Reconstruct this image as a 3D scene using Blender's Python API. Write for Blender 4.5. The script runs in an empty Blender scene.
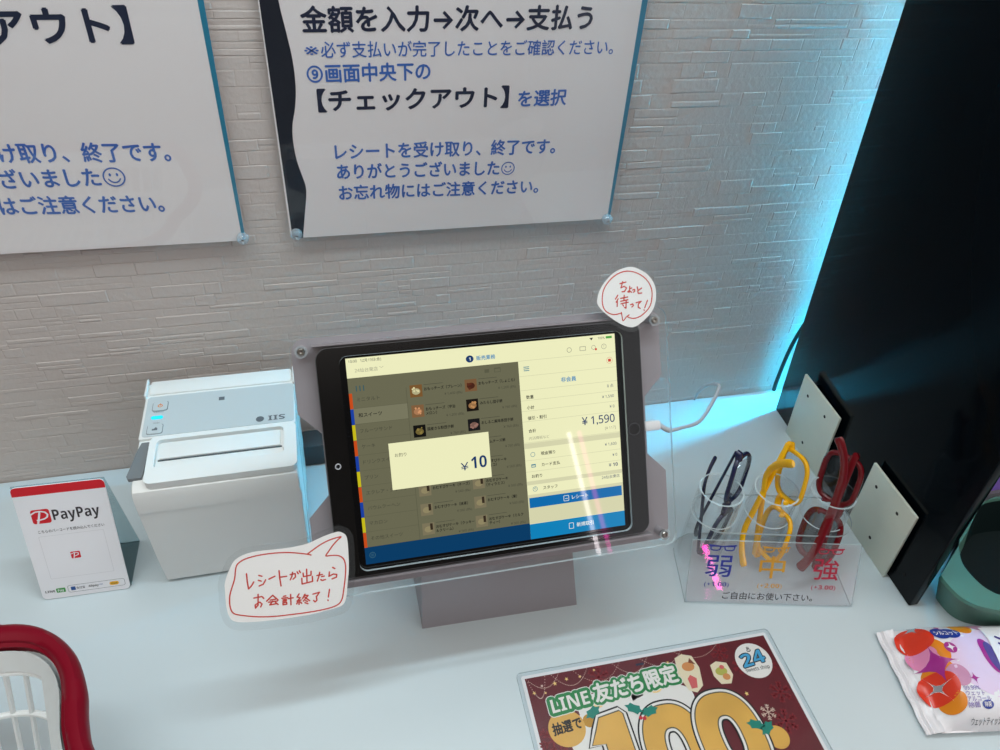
import bpy, bmesh, math, random
from mathutils import Matrix, Vector, Euler
from mathutils.geometry import tessellate_polygon

random.seed(7)
SC = bpy.context.scene
COL = SC.collection
rad = math.radians

# ------------------------------------------------------------------ camera
cam_data = bpy.data.cameras.new('camera')
cam_data.sensor_fit = 'HORIZONTAL'
cam_data.sensor_width = 36.0
cam_data.lens = 734.45 / 1000 * 36.0
cam_data.clip_start = 0.01
cam_data.clip_end = 60
cam = bpy.data.objects.new('camera', cam_data)
cam.location = (-0.0245, -0.6047, 0.6042)
cam.rotation_euler = (rad(49.7896), rad(-3.5065), rad(-13.3622))
COL.objects.link(cam)
SC.camera = cam

SC.view_settings.view_transform = 'Standard'
SC.view_settings.look = 'None'
SC.view_settings.gamma = 1.0
SC.view_settings.use_curve_mapping = False
SC.view_settings.exposure = 0.0
SC.cycles.transparent_max_bounces = 32
SC.cycles.max_bounces = 16


# ------------------------------------------------------------------ world: bright shop front to the right, dim room elsewhere
def lin(c):
    return tuple(((x / 255) / 12.92 if x / 255 <= 0.04045 else ((x / 255 + 0.055) / 1.055) ** 2.4) for x in c)


WORLD_DIM, WORLD_WIN, WORLD_UP = 0.30, 0.75, 0.45
w = bpy.data.worlds.new('shop_room')
SC.world = w
w.use_nodes = True
nt = w.node_tree
nt.nodes.clear()
tc = nt.nodes.new('ShaderNodeTexCoord')
sx = nt.nodes.new('ShaderNodeSeparateXYZ')
nt.links.new(tc.outputs['Generated'], sx.inputs[0])


def maprange(src, a, b, c, d):
    m = nt.nodes.new('ShaderNodeMapRange')
    m.interpolation_type = 'SMOOTHSTEP'
    m.inputs['From Min'].default_value = a
    m.inputs['From Max'].default_value = b
    m.inputs['To Min'].default_value = c
    m.inputs['To Max'].default_value = d
    nt.links.new(src, m.inputs['Value'])
    return m.outputs['Result']


right = maprange(sx.outputs['X'], 0.24, 0.36, 0.0, 1.0)      # shop window side
front = maprange(sx.outputs['Y'], -0.25, -0.55, 0.0, 1.0)
upper = maprange(sx.outputs['Z'], 0.40, 0.90, 0.0, 1.0)
mul = nt.nodes.new('ShaderNodeMath')
mul.operation = 'MULTIPLY'
nt.links.new(right, mul.inputs[0])
nt.links.new(front, mul.inputs[1])
mixA = nt.nodes.new('ShaderNodeMix')
mixA.data_type = 'RGBA'
nt.links.new(upper, mixA.inputs['Factor'])
mixA.inputs['A'].default_value = (0.070, 0.063, 0.055, 1)
mixA.inputs['B'].default_value = (1.32, 1.22, 1.13, 1)
mixB = nt.nodes.new('ShaderNodeMix')
mixB.data_type = 'RGBA'
nt.links.new(mul.outputs[0], mixB.inputs['Factor'])
nt.links.new(mixA.outputs['Result'], mixB.inputs['A'])
mixB.inputs['B'].default_value = (0.42, 0.42, 0.43, 1)
bg = nt.nodes.new('ShaderNodeBackground')
bg.inputs['Strength'].default_value = 1.0
nt.links.new(mixB.outputs['Result'], bg.inputs['Color'])
wo = nt.nodes.new('ShaderNodeOutputWorld')
nt.links.new(bg.outputs[0], wo.inputs[0])


# ------------------------------------------------------------------ room lights
def area(name, loc, target, sx_, sy_, power, color):
    d = bpy.data.lights.new(name, 'AREA')
    d.shape = 'RECTANGLE'
    d.size, d.size_y, d.energy, d.color = sx_, sy_, power, color
    o = bpy.data.objects.new(name, d)
    o.location = loc
    o.rotation_euler = (Vector(target) - Vector(loc)).to_track_quat('-Z', 'Y').to_euler()
    COL.objects.link(o)
    return o


area('ceiling_light', (0.0, -0.235, 1.06), (0.0, -0.235, 0.0), 1.1, 0.05, 5.2, (0.78, 0.94, 1.0))
area('shop_daylight', (2.3, -2.0, 2.0), (0.1, -0.1, 0.3), 1.6, 1.2, 13.0, (1.0, 0.97, 0.93))


# ------------------------------------------------------------------ materials
MATS = {}


def mat(name, rgb, rough=0.5, metal=0.0, spec=0.5, bump=0.0, bscale=400, var=0.0, vscale=30):
    if name in MATS:
        return MATS[name]
    m = bpy.data.materials.new(name)
    m.use_nodes = True
    n = m.node_tree
    p = n.nodes['Principled BSDF']
    c = lin(rgb)
    p.inputs['Base Color'].default_value = (*c, 1)
    p.inputs['Roughness'].default_value = rough
    p.inputs['Metallic'].default_value = metal
    p.inputs['Specular IOR Level'].default_value = spec
    if var or bump:
        t = n.nodes.new('ShaderNodeTexCoord')
    if var:
        nz = n.nodes.new('ShaderNodeTexNoise')
        nz.inputs['Scale'].default_value = vscale
        nz.inputs['Detail'].default_value = 4
        n.links.new(t.outputs['Object'], nz.inputs['Vector'])
        r = n.nodes.new('ShaderNodeValToRGB')
        r.color_ramp.elements[0].position = 0.3
        r.color_ramp.elements[1].position = 0.7
        r.color_ramp.elements[0].color = (*[x * (1 - var) for x in c], 1)
        r.color_ramp.elements[1].color = (*[min(1, x * (1 + var)) for x in c], 1)
        n.links.new(nz.outputs['Fac'], r.inputs['Fac'])
        n.links.new(r.outputs['Color'], p.inputs['Base Color'])
    if bump:
        nb = n.nodes.new('ShaderNodeTexNoise')
        nb.inputs['Scale'].default_value = bscale
        nb.inputs['Detail'].default_value = 3
        n.links.new(t.outputs['Object'], nb.inputs['Vector'])
        b = n.nodes.new('ShaderNodeBump')
        b.inputs['Strength'].default_value = bump
        b.inputs['Distance'].default_value = 0.0006
        n.links.new(nb.outputs['Fac'], b.inputs['Height'])
        n.links.new(b.outputs['Normal'], p.inputs['Normal'])
    MATS[name] = m
    return m


def emis(name, rgb, k=1.0):
    if name in MATS:
        return MATS[name]
    m = bpy.data.materials.new(name)
    m.use_nodes = True
    n = m.node_tree
    n.nodes.clear()
    e = n.nodes.new('ShaderNodeEmission')
    e.inputs['Color'].default_value = (*lin(rgb), 1)
    e.inputs['Strength'].default_value = k
    o = n.nodes.new('ShaderNodeOutputMaterial')
    if name.startswith(('screen', 'photo')):      # glass over the display mirrors a little
        gl = n.nodes.new('ShaderNodeBsdfGlossy')
        gl.inputs['Roughness'].default_value = 0.03
        gl.inputs['Color'].default_value = (0.045, 0.045, 0.045, 1)
        ad = n.nodes.new('ShaderNodeAddShader')
        n.links.new(e.outputs[0], ad.inputs[0])
        n.links.new(gl.outputs[0], ad.inputs[1])
        n.links.new(ad.outputs[0], o.inputs[0])
    else:
        n.links.new(e.outputs[0], o.inputs[0])
    MATS[name] = m
    return m


def clear(name, tint=(250, 252, 252), ior=1.45, rough=0.02, body=0.0, body_rgb=(220, 230, 235)):
    """thin clear acrylic / film: sees through, mirrors by Fresnel; body = milky share"""
    if name in MATS:
        return MATS[name]
    m = bpy.data.materials.new(name)
    m.use_nodes = True
    n = m.node_tree
    n.nodes.clear()
    t = n.nodes.new('ShaderNodeBsdfTransparent')
    t.inputs['Color'].default_value = (*lin(tint), 1)
    g = n.nodes.new('ShaderNodeBsdfGlossy')
    g.inputs['Roughness'].default_value = rough
    lw = n.nodes.new('ShaderNodeLayerWeight')
    lw.inputs['Blend'].default_value = 0.5
    f5 = n.nodes.new('ShaderNodeMath')
    f5.operation = 'POWER'
    f5.inputs[1].default_value = 4.0
    n.links.new(lw.outputs['Facing'], f5.inputs[0])
    f = n.nodes.new('ShaderNodeMath')
    f.operation = 'MULTIPLY_ADD'
    r0 = ((ior - 1) / (ior + 1)) ** 2
    f.inputs[1].default_value = 0.40
    f.inputs[2].default_value = r0
    n.links.new(f5.outputs[0], f.inputs[0])
    src = t.outputs[0]
    if body:
        d = n.nodes.new('ShaderNodeBsdfDiffuse')
        d.inputs['Color'].default_value = (*lin(body_rgb), 1)
        mb = n.nodes.new('ShaderNodeMixShader')
        mb.inputs[0].default_value = body
        n.links.new(t.outputs[0], mb.inputs[1])
        n.links.new(d.outputs[0], mb.inputs[2])
        src = mb.outputs[0]
    mx = n.nodes.new('ShaderNodeMixShader')
    n.links.new(f.outputs[0], mx.inputs[0])
    n.links.new(src, mx.inputs[1])
    n.links.new(g.outputs[0], mx.inputs[2])
    o = n.nodes.new('ShaderNodeOutputMaterial')
    n.links.new(mx.outputs[0], o.inputs[0])
    MATS[name] = m
    return m


# ------------------------------------------------------------------ mesh builder
def rrect(x0, y0, x1, y1, r, seg=6):
    r = min(r, (x1 - x0) / 2, (y1 - y0) / 2)
    pts = []
    for cx, cy, a0 in ((x1 - r, y1 - r, 0), (x0 + r, y1 - r, 90), (x0 + r, y0 + r, 180), (x1 - r, y0 + r, 270)):
        for k in range(seg + 1):
            a = rad(a0 + 90 * k / seg)
            pts.append((cx + r * math.cos(a), cy + r * math.sin(a)))
    return pts


def ring(cx, cy, rx, ry=None, n=32):
    ry = rx if ry is None else ry
    return [(cx + rx * math.cos(2 * math.pi * k / n), cy + ry * math.sin(2 * math.pi * k / n)) for k in range(n)]


TEXT = {}


def sans(s, bold):
    o = ''
    for c in s:
        if '0' <= c <= '9':
            o += chr((0x1D7EC if bold else 0x1D7E2) + ord(c) - 48)
        elif 'A' <= c <= 'Z':
            o += chr((0x1D5D4 if bold else 0x1D5A0) + ord(c) - 65)
        elif 'a' <= c <= 'z':
            o += chr((0x1D5EE if bold else 0x1D5BA) + ord(c) - 97)
        else:
            o += c
    return o


def text_mesh(s, bold):
    s = sans(s, bold >= 0.02)
    key = s
    if key not in TEXT:
        c = bpy.data.curves.new('t', 'FONT')
        c.body = s
        c.size = 1.0
        c.resolution_u = 3
        o = bpy.data.objects.new('t', c)
        COL.objects.link(o)
        bpy.context.view_layer.update()
        dg = bpy.context.evaluated_depsgraph_get()
        me = o.evaluated_get(dg).to_mesh()
        vs = [(v.co.x, v.co.y) for v in me.vertices]
        fs = [tuple(p.vertices) for p in me.polygons]
        o.evaluated_get(dg).to_mesh_clear()
        bpy.data.objects.remove(o)
        bpy.data.curves.remove(c)
        TEXT[key] = (vs, fs)
    return TEXT[key]


class G:
    """collects faces for ONE mesh object"""

    def __init__(self):
        self.v, self.f, self.mi, self.mats, self.sm = [], [], [], [], []
        self.M = Matrix.Identity(4)

    def slot(self, m):
        if m not in self.mats:
            self.mats.append(m)
        return self.mats.index(m)

    def add(self, verts, faces, m, smooth=False):
        b = len(self.v)
        i = self.slot(m)
        self.v += [self.M @ Vector(p) for p in verts]
        for f in faces:
            self.f.append([b + k for k in f])
            self.mi.append(i)
            self.sm.append(smooth)

    def box(self, x0, y0, z0, x1, y1, z1, m, bev=0.0, seg=2):
        bm = bmesh.new()
        bmesh.ops.create_cube(bm, size=1)
        for vt in bm.verts:
            vt.co = Vector(((x0 + x1) / 2 + vt.co.x * (x1 - x0), (y0 + y1) / 2 + vt.co.y * (y1 - y0), (z0 + z1) / 2 + vt.co.z * (z1 - z0)))
        if bev:
            bmesh.ops.bevel(bm, geom=bm.edges[:], offset=bev, segments=seg, profile=0.5, affect='EDGES')
        self.from_bm(bm, m, bev > 0)

    def from_bm(self, bm, m, smooth=False):
        bm.verts.index_update()
        self.add([tuple(v.co) for v in bm.verts], [[v.index for v in f.verts] for f in bm.faces], m, smooth)
        bm.free()

    def slab(self, pts, z0, z1, m, edge=None, bottom=True):
        """prism of a 2-D outline (ccw) between two heights; edge = material of the rim faces"""
        n = len(pts)
        vs = [(x, y, z0) for x, y in pts] + [(x, y, z1) for x, y in pts]
        tri = tessellate_polygon([[Vector((x, y, 0)) for x, y in pts]])
        area2 = sum(pts[i][0] * pts[(i + 1) % n][1] - pts[(i + 1) % n][0] * pts[i][1] for i in range(n))
        top, bot = [], []
        for a, b, c in tri:
            A, B, C_ = pts[a], pts[b], pts[c]
            if (B[0] - A[0]) * (C_[1] - A[1]) - (C_[0] - A[0]) * (B[1] - A[1]) < 0:
                b, c = c, b
            top.append([a + n, b + n, c + n])
            bot.append([a, c, b])
        self.add(vs, top + (bot if bottom else []), m)
        if abs(z1 - z0) > 1e-9:
            sides = []
            for i in range(n):
                j = (i + 1) % n
                sides.append([i, j, n + j, n + i] if area2 > 0 else [j, i, n + i, n + j])
            self.add(vs, sides, edge or m)

    def frame(self, outer, inner, z0, z1, m, edge=None):
        n = len(outer)
        vs = [(x, y, z1) for x, y in outer] + [(x, y, z1) for x, y in inner] + [(x, y, z0) for x, y in outer] + [(x, y, z0) for x, y in inner]
        fs, es = [], []
        thin = abs(z1 - z0) < 1e-9
        for i in range(n):
            j = (i + 1) % n
            fs.append([i, j, n + j, n + i])
            if thin:
                continue
            fs.append([2 * n + j, 2 * n + i, 3 * n + i, 3 * n + j])
            es.append([j, i, 2 * n + i, 2 * n + j])
            es.append([n + i, n + j, 3 * n + j, 3 * n + i])
        self.add(vs, fs, m)
        if es:
            self.add(vs, es, edge or m)

    def lathe(self, prof, m, n=32, cx=0, cy=0, z=0, cap=False):
        vs, fs = [], []
        for r, h in prof:
            for k in range(n):
                a = 2 * math.pi * k / n
                vs.append((cx + r * math.cos(a), cy + r * math.sin(a), z + h))
        for i in range(len(prof) - 1):
            for k in range(n):
                l = (k + 1) % n
                fs.append([i * n + k, i * n + l, (i + 1) * n + l, (i + 1) * n + k])
        if cap:
            fs.append(list(range(n))[::-1])
            fs.append([(len(prof) - 1) * n + k for k in range(n)])
        self.add(vs, fs, m, True)

    def tube(self, path, r, m, n=10, cap=True, closed=False, flat=1.0, ref=None):
        """sweep; r a number or a list; flat squashes the section along the second axis"""
        P = [Vector(p) for p in path]
        N = len(P)
        R_ = r if isinstance(r, (list, tuple)) else [r] * N
        vs, fs = [], []
        up = Vector(ref) if ref else None
        prev = None
        for i in range(N):
            if closed:
                t = (P[(i + 1) % N] - P[i - 1]).normalized()
            else:
                t = (P[min(i + 1, N - 1)] - P[max(i - 1, 0)]).normalized()
            if up is not None:
                a = t.cross(up).normalized()
            elif prev is None:
                a = t.orthogonal().normalized()
            else:
                a = (prev - t * prev.dot(t)).normalized()
            prev = a
            b = t.cross(a)
            for k in range(n):
                q = 2 * math.pi * k / n
                vs.append(tuple(P[i] + a * (R_[i] * math.cos(q)) + b * (R_[i] * flat * math.sin(q))))
        for i in range(N if closed else N - 1):
            j = (i + 1) % N
            for k in range(n):
                l = (k + 1) % n
                fs.append([i * n + k, i * n + l, j * n + l, j * n + k])
        if cap and not closed:
            fs.append(list(range(n))[::-1])
            fs.append([(N - 1) * n + k for k in range(n)])
        self.add(vs, fs, m, True)

    # ---- flat printing in the local x-y plane at height z
    def flat(self, pts, z, m):
        self.slab(pts, z, z, m, bottom=False)

    def rect(self, x0, y0, x1, y1, z, m):
        self.add([(x0, y0, z), (x1, y0, z), (x1, y1, z), (x0, y1, z)], [[0, 1, 2, 3]], m)

    def text(self, s, x0, y0, x1, y1, h, z, m, bold=0.0, shift=(0, 0), hmap=None):
        """string whose ink runs from x0 to x1, its mid-line from y0 to y1, em size h"""
        vs, fs = text_mesh(s, bold)
        if bold and not (bold >= 0.02 and all(ord(c) < 256 for c in s)):
            q = 0.75 * bold * h
            for k4, (dx, dy) in enumerate(((q, 0), (-q, 0), (0, q), (0, -q))):
                self.text(s, x0, y0, x1, y1, h, z - 4e-6 * (k4 + 1), m, 0.0, (shift[0] + dx, shift[1] + dy), hmap)
        a = min(p[0] for p in vs)
        b = max(p[0] for p in vs)
        k = (x1 - x0) / (b - a)
        sl = (y1 - y0) / (x1 - x0)
        out = []
        for p in vs:
            x = (p[0] - a) * k
            X, Y = x0 + x + shift[0], y0 + sl * x + (p[1] - 0.36) * h + shift[1]
            out.append((X, Y, z if hmap is None else hmap(X, Y) + z))
        self.add(out, fs, m)

    def label(self, s, x, y, h, z, m, align='l', bold=0.0, wide=1.0):
        vs, _ = text_mesh(s, bold)
        wd = (max(p[0] for p in vs) - min(p[0] for p in vs)) * h * wide
        x0 = x if align == 'l' else (x - wd if align == 'r' else x - wd / 2)
        self.text(s, x0, y, x0 + wd, y, h, z, m, bold)

    def stroke(self, pts, wd, z, m):
        z00 = z
        for i, p in enumerate(pts):
            z = z00 + 5e-6 * (i % 4)
            self.add([(p[0] + wd / 2 * math.cos(k * math.pi / 4), p[1] + wd / 2 * math.sin(k * math.pi / 4), z) for k in range(8)], [list(range(8))], m)
            if i:
                q = pts[i - 1]
                d = Vector((p[0] - q[0], p[1] - q[1]))
                if d.length < 1e-9:
                    continue
                d = Vector((-d.y, d.x)).normalized() * wd / 2
                self.add([(q[0] - d.x, q[1] - d.y, z - 2.5e-6), (p[0] - d.x, p[1] - d.y, z - 2.5e-6), (p[0] + d.x, p[1] + d.y, z - 2.5e-6), (q[0] + d.x, q[1] + d.y, z - 2.5e-6)], [[0, 1, 2, 3]], m)

    def build(self, name, parent=None):
        me = bpy.data.meshes.new(name)
        me.from_pydata([tuple(p) for p in self.v], [], self.f)
        for m in self.mats:
            me.materials.append(m)
        me.polygons.foreach_set('material_index', self.mi)
        me.polygons.foreach_set('use_smooth', self.sm)
        me.update()
        if any(self.sm) and hasattr(me, 'set_sharp_from_angle'):
            me.set_sharp_from_angle(angle=rad(40))
        o = bpy.data.objects.new(name, me)
        COL.objects.link(o)
        if parent:
            o.parent = parent
        return o


def smooth_curve(pts, n=6, closed=False):
    P = [Vector(p) for p in pts]
    N = len(P)
    out = []
    rng = range(N if closed else N - 1)
    for i in rng:
        p0 = P[(i - 1) % N] if closed or i > 0 else P[0]
        p1, p2 = P[i], P[(i + 1) % N]
        p3 = P[(i + 2) % N] if closed or i + 2 < N else P[-1]
        for k in range(n):
            t = k / n
            out.append(tuple(0.5 * ((2 * p1) + (p2 - p0) * t + (2 * p0 - 5 * p1 + 4 * p2 - p3) * t * t + (3 * p1 - p0 - 3 * p2 + p3) * t ** 3)))
    if not closed:
        out.append(tuple(P[-1]))
    return out


def thing(name, label, cat, loc=(0, 0, 0), rot=(0, 0, 0), group=None):
    o = bpy.data.objects.new(name, None)
    o.empty_display_size = 0.02
    COL.objects.link(o)
    o.location = loc
    o.rotation_euler = rot
    o['label'] = label
    o['category'] = cat
    if group:
        o['group'] = group
    return o


def tag(o, label, cat, group=None):
    o['label'] = label
    o['category'] = cat
    if group:
        o['group'] = group
    return o


# shared materials
WHITE_PLASTIC = mat('white_plastic', (226, 228, 226), 0.38, spec=0.4)
BLACK = mat('black_ink', (22, 22, 24), 0.5)
RED_INK = mat('red_pen', (205, 62, 50), 0.5)
PAPER = mat('white_paper', (247, 241, 240), 0.5)
ACRYLIC = clear('clear_acrylic', (255, 255, 255), 1.46, 0.02)
ACRYLIC_EDGE = clear('acrylic_edge', (225, 238, 240), 1.5, 0.08, 0.55, (225, 240, 245))
FILM = clear('laminate_film', (254, 254, 254), 1.38, 0.06, 0.015, (225, 232, 236))

# ------------------------------------------------------------------ setting
g = G()
wallm = mat('embossed_white_wallpaper', (204, 193, 187), 0.62, spec=0.3, bump=0.8, bscale=200)
z = -0.02
while z < 0.78:
    h = random.choice((0.008, 0.010, 0.012, 0.013, 0.016))
    x = -0.75 + random.uniform(-0.05, 0)
    while x < 1.25:
        L = random.choice((0.014, 0.02, 0.028, 0.035, 0.042, 0.05, 0.065)) * random.uniform(0.85, 1.15)
        halves = ((z, z + h * 0.48), (z + h * 0.48, z + h)) if random.random() < 0.28 else ((z, z + h),)
        for za, zb in halves:
            d = random.choice((0.0001, 0.00015, 0.0002, 0.0003, 0.00045))
            gp, ins = 0.00005, random.choice((0.0006, 0.0009, 0.0013))
            jit = random.uniform(-0.0006, 0.0006)
            x0, x1, z0, z1 = x + gp, x + L - gp, za + gp, zb - gp
            k = [random.uniform(-0.00007, 0.00007) for _ in range(4)]
            vs = [(x0, 0, z0), (x1, 0, z0), (x1, 0, z1), (x0, 0, z1),
                  (x0 + ins, -d + k[0], z0 + ins + jit), (x1 - ins, -d + k[1], z0 + ins - jit), (x1 - ins + jit, -d + k[2], z1 - ins), (x0 + ins, -d + k[3], z1 - ins + jit * 0.5)]
            g.add(vs, [[0, 1, 5, 4], [1, 2, 6, 5], [2, 3, 7, 6], [3, 0, 4, 7], [4, 5, 6, 7]], wallm)
        x += L
    z += h
g.add([(-1.6, 0.0002, -0.74), (2.2, 0.0002, -0.74), (2.2, 0.0002, 1.9), (-1.6, 0.0002, 1.9)], [[0, 1, 2, 3]], wallm)
o = g.build('wall_back')
o['kind'] = 'structure'

g = G()
g.add([(-1.6, -2.6, -0.74), (2.2, -2.6, -0.74), (2.2, 0, -0.74), (-1.6, 0, -0.74)], [[0, 1, 2, 3]], mat('grey_floor', (140, 138, 134), 0.5, var=0.1, vscale=6))
o = g.build('floor')
o['kind'] = 'structure'

t = thing('counter', 'long white checkout counter against the white brick-pattern wall', 'counter', (0.2, -0.34, -0.74))
tabm = mat('white_laminate', (197, 210, 215), 0.32, spec=0.45, var=0.012, vscale=9)
g = G()
g.box(-1.2, -0.33, 0.71, 1.3, 0.339, 0.74, tabm, 0.002)
g.build('countertop', t)
g = G()
g.box(-1.15, -0.29, 0.0, 1.25, -0.27, 0.71, tabm, 0.001)
g.box(-1.15, -0.27, 0.0, -1.13, 0.33, 0.71, tabm, 0.001)
g.box(1.23, -0.27, 0.0, 1.25, 0.33, 0.71, tabm, 0.001)
g.build('front_panel', t)

# ------------------------------------------------------------------ wall posters
NAVY = mat('navy_print', (26, 38, 66), 0.5)
BLUE = mat('blue_print', (62, 112, 196), 0.5)
TEAL = mat('teal_print', (34, 132, 164), 0.5)


def poster_parts(t, g, x0, z0, wd, ht, knobs):
    """local frame: x along the wall, y up, z out of the wall"""
    g.build('printed_sheet', t)
    c = G()
    c.slab(rrect(x0 - 0.001, z0 - 0.003, x0 + wd + 0.001, z0 + ht, 0.003), 0.0032, 0.0047, ACRYLIC)
    c.build('acrylic_cover', t)
    for kx, kz in knobs:
        k = G()
        k.lathe([(0.0001, 0.0092), (0.0018, 0.0092), (0.0032, 0.0084), (0.0046, 0.0070), (0.0050, 0.0056), (0.0050, 0.0026), (0.0022, 0.0026), (0.0022, -0.0018)],
                clear('clear_knob', (235, 242, 246), 1.5, 0.05, 0.22, (235, 242, 246)), 20, kx, kz)
        k.lathe([(0.0001, 0.0096), (0.0014, 0.0094), (0.0015, 0.0090)], mat('steel', (200, 200, 198), 0.25, 1.0), 12, kx, kz)
        k.build('fastener', t)


WALLROT = (rad(90), 0, 0)
t = thing('wall_poster', 'laminated white poster with wavy navy left border above the tablet', 'poster', (0, -0.0045, 0), WALLROT)
g = G()
g.slab(rrect(-0.0520, 0.2655, 0.249, 0.68, 0.001, 1), 0.0015, 0.002, PAPER)
wv = [(-0.0414, 0.2655), (-0.0414, 0.267), (-0.0378, 0.287), (-0.0340, 0.311), (-0.0362, 0.325), (-0.0388, 0.338), (-0.0398, 0.353), (-0.0388, 0.367), (-0.0350, 0.382), (-0.0328, 0.398),
      (-0.0328, 0.4175), (-0.0350, 0.437), (-0.0378, 0.459), (-0.0376, 0.48), (-0.034, 0.52), (-0.036, 0.56), (-0.038, 0.6), (-0.034, 0.64), (-0.036, 0.68)]
wv = [p[:2] for p in smooth_curve([(a, b, 0) for a, b in wv], 4)]
g.flat([(-0.0520, 0.68), (-0.0505, 0.2655)] + wv, 0.00215, mat('dark_navy_print', (16, 27, 42), 0.45))
g.flat([(0.2462, 0.2655), (0.249, 0.2655), (0.249, 0.68), (0.2415, 0.68)], 0.00215, TEAL)
T2 = [('金額を入力→次へ→支払う', -.0234, .4458, .2036, .4475, .0195, NAVY, .036),
      ('必ず支払いが完了したことをご確認ください。', -.0112, .4246, .2255, .4249, .0128, BLUE, .012),
      ('⑨画面中央下の', -.0232, .4069, .0725, .4078, .0150, BLUE, .030),
      ('【チェックアウト】', -.0169, .3860, .1384, .3857, .0190, NAVY, .040),
      ('を選択', .1473, .3838, .1896, .3846, .0148, BLUE, .032),
      ('レシートを受け取り、終了です。', -.0072, .3435, .1847, .3413, .0148, BLUE, .030),
      ('ありがとうございました', -.0070, .3258, .1345, .3230, .0148, BLUE, .030),
      ('お忘れ物にはご注意ください。', -.0068, .3064, .1727, .3036, .0148, BLUE, .030)]
for s, a, b, c, d, h, m, bo in T2:
    g.text(s, a, b, c, d, h, 0.00225, m, bo)


def smiley(g, cx, cy, r, z, m):
    g.frame(ring(cx, cy, r, n=28), ring(cx, cy, r * 0.86, n=28), z, z, m)
    for s in (-1, 1):
        g.flat(ring(cx + s * r * 0.32, cy + r * 0.25, r * 0.11, r * 0.17, 10), z, m)
    g.stroke([(cx + r * 0.55 * math.cos(rad(a)), cy + r * 0.55 * math.sin(rad(a))) for a in range(200, 345, 14)], r * 0.13, z, m)


g.text('※', -.0234, .4246, -.0128, .4246, .0118, 0.00225, BLUE)
smiley(g, 0.1426, 0.3225, 0.0062, 0.00225, BLUE)
poster_parts(t, g, -0.0505, 0.2655, 0.2995, 0.4145, [(-0.0469, 0.2705), (0.2455, 0.2665)])

t = thing('wall_poster', 'laminated white poster cut off by the left photo edge, with teal right border', 'poster', (0.0065, -0.0045, 0), (rad(90), rad(0.4), 0))
g = G()
g.slab(rrect(-0.3975, 0.2655, -0.0985, 0.68, 0.001, 1), 0.0015, 0.002, PAPER)
g.flat([(-0.1012, 0.2655), (-0.0985, 0.2655), (-0.0985, 0.68), (-0.1045, 0.68)], 0.00215, TEAL)
for s, a, b, c, d, h, m, bo in [('【チェックアウト】', -.3540, .4370, -.1435, .4411, .0262, NAVY, .040),
                                ('レシートを受け取り、終了です。', -.3390, .3525, -.1334, .3476, .0170, BLUE, .030),
                                ('ありがとうございました', -.3470, .3304, -.1890, .3288, .0170, BLUE, .030),
                                ('お忘れ物にはご注意ください。', -.3390, .3095, -.1473, .3040, .0170, BLUE, .030)]:
    g.text(s, a - 0.0105, b, c - 0.0105 + (0.003 if h > 0.02 else 0), d, h, 0.00225, m, bo)
smiley(g, -0.1890, 0.3286, 0.0082, 0.00225, BLUE)
poster_parts(t, g, -0.3975, 0.2655, 0.299, 0.4145, [(-0.1005, 0.2690), (-0.3945, 0.2690)])

# ------------------------------------------------------------------ receipt printer
t = thing('receipt_printer', 'white box receipt printer standing left of the tablet', 'printer', (-0.1325, -0.0915, 0))
g = G()
PW, PD, PH = 0.0665, 0.0665, 0.1325
bm = bmesh.new()
sec = [(-0.0655, 0.004), (-0.0660, 0.012), (-0.0665, 0.100), (-0.0665, 0.117), (-0.0640, 0.1235), (-0.058, 0.1265), (-0.0400, 0.1275), (0.0665, 0.1275), (0.0665, 0.004)]
vs = []
for sxn in (-1, 1):
    for y, zz in sec:
        vs.append(bm.verts.new((sxn * (PW - (0.002 if zz < 0.02 else 0)), y, zz)))
n = len(sec)
bm.faces.new(vs[:n])
bm.faces.new(vs[n:][::-1])
for i in range(n):
    j = (i + 1) % n
    bm.faces.new([vs[j], vs[i], vs[n + i], vs[n + j]])
bmesh.ops.recalc_face_normals(bm, faces=bm.faces[:])
bmesh.ops.bevel(bm, geom=[e for e in bm.edges if abs(e.verts[0].co.x - e.verts[1].co.x) < 1e-6], offset=0.003, segments=3, profile=0.5, affect='EDGES', clamp_overlap=True)
g.from_bm(bm, WHITE_PLASTIC, True)
g.build('body', t)
for x in (-0.05, 0.05):
    for y in (-0.05, 0.05):
        g = G()
        g.lathe([(0.0001, 0), (0.006, 0), (0.006, 0.005)], mat('rubber', (40, 40, 42), 0.8), 14, x, y)
        g.build('rubber_foot', t)
# upper cover: rear lid with raised flap
g = G()
g.box(-0.0668, -0.0075, 0.1240, 0.0668, 0.0668, 0.1300, WHITE_PLASTIC, 0.0018)
g.box(-0.0640, 0.0495, 0.1250, 0.0645, 0.0690, 0.1318, WHITE_PLASTIC, 0.0022)
g.box(-0.0672, 0.046, 0.110, -0.0652, 0.0700, 0.1340, WHITE_PLASTIC, 0.0009)
g.box(0.0652, 0.046, 0.110, 0.0672, 0.0700, 0.1330, WHITE_PLASTIC, 0.0009)
g.build('rear_lid', t)
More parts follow.
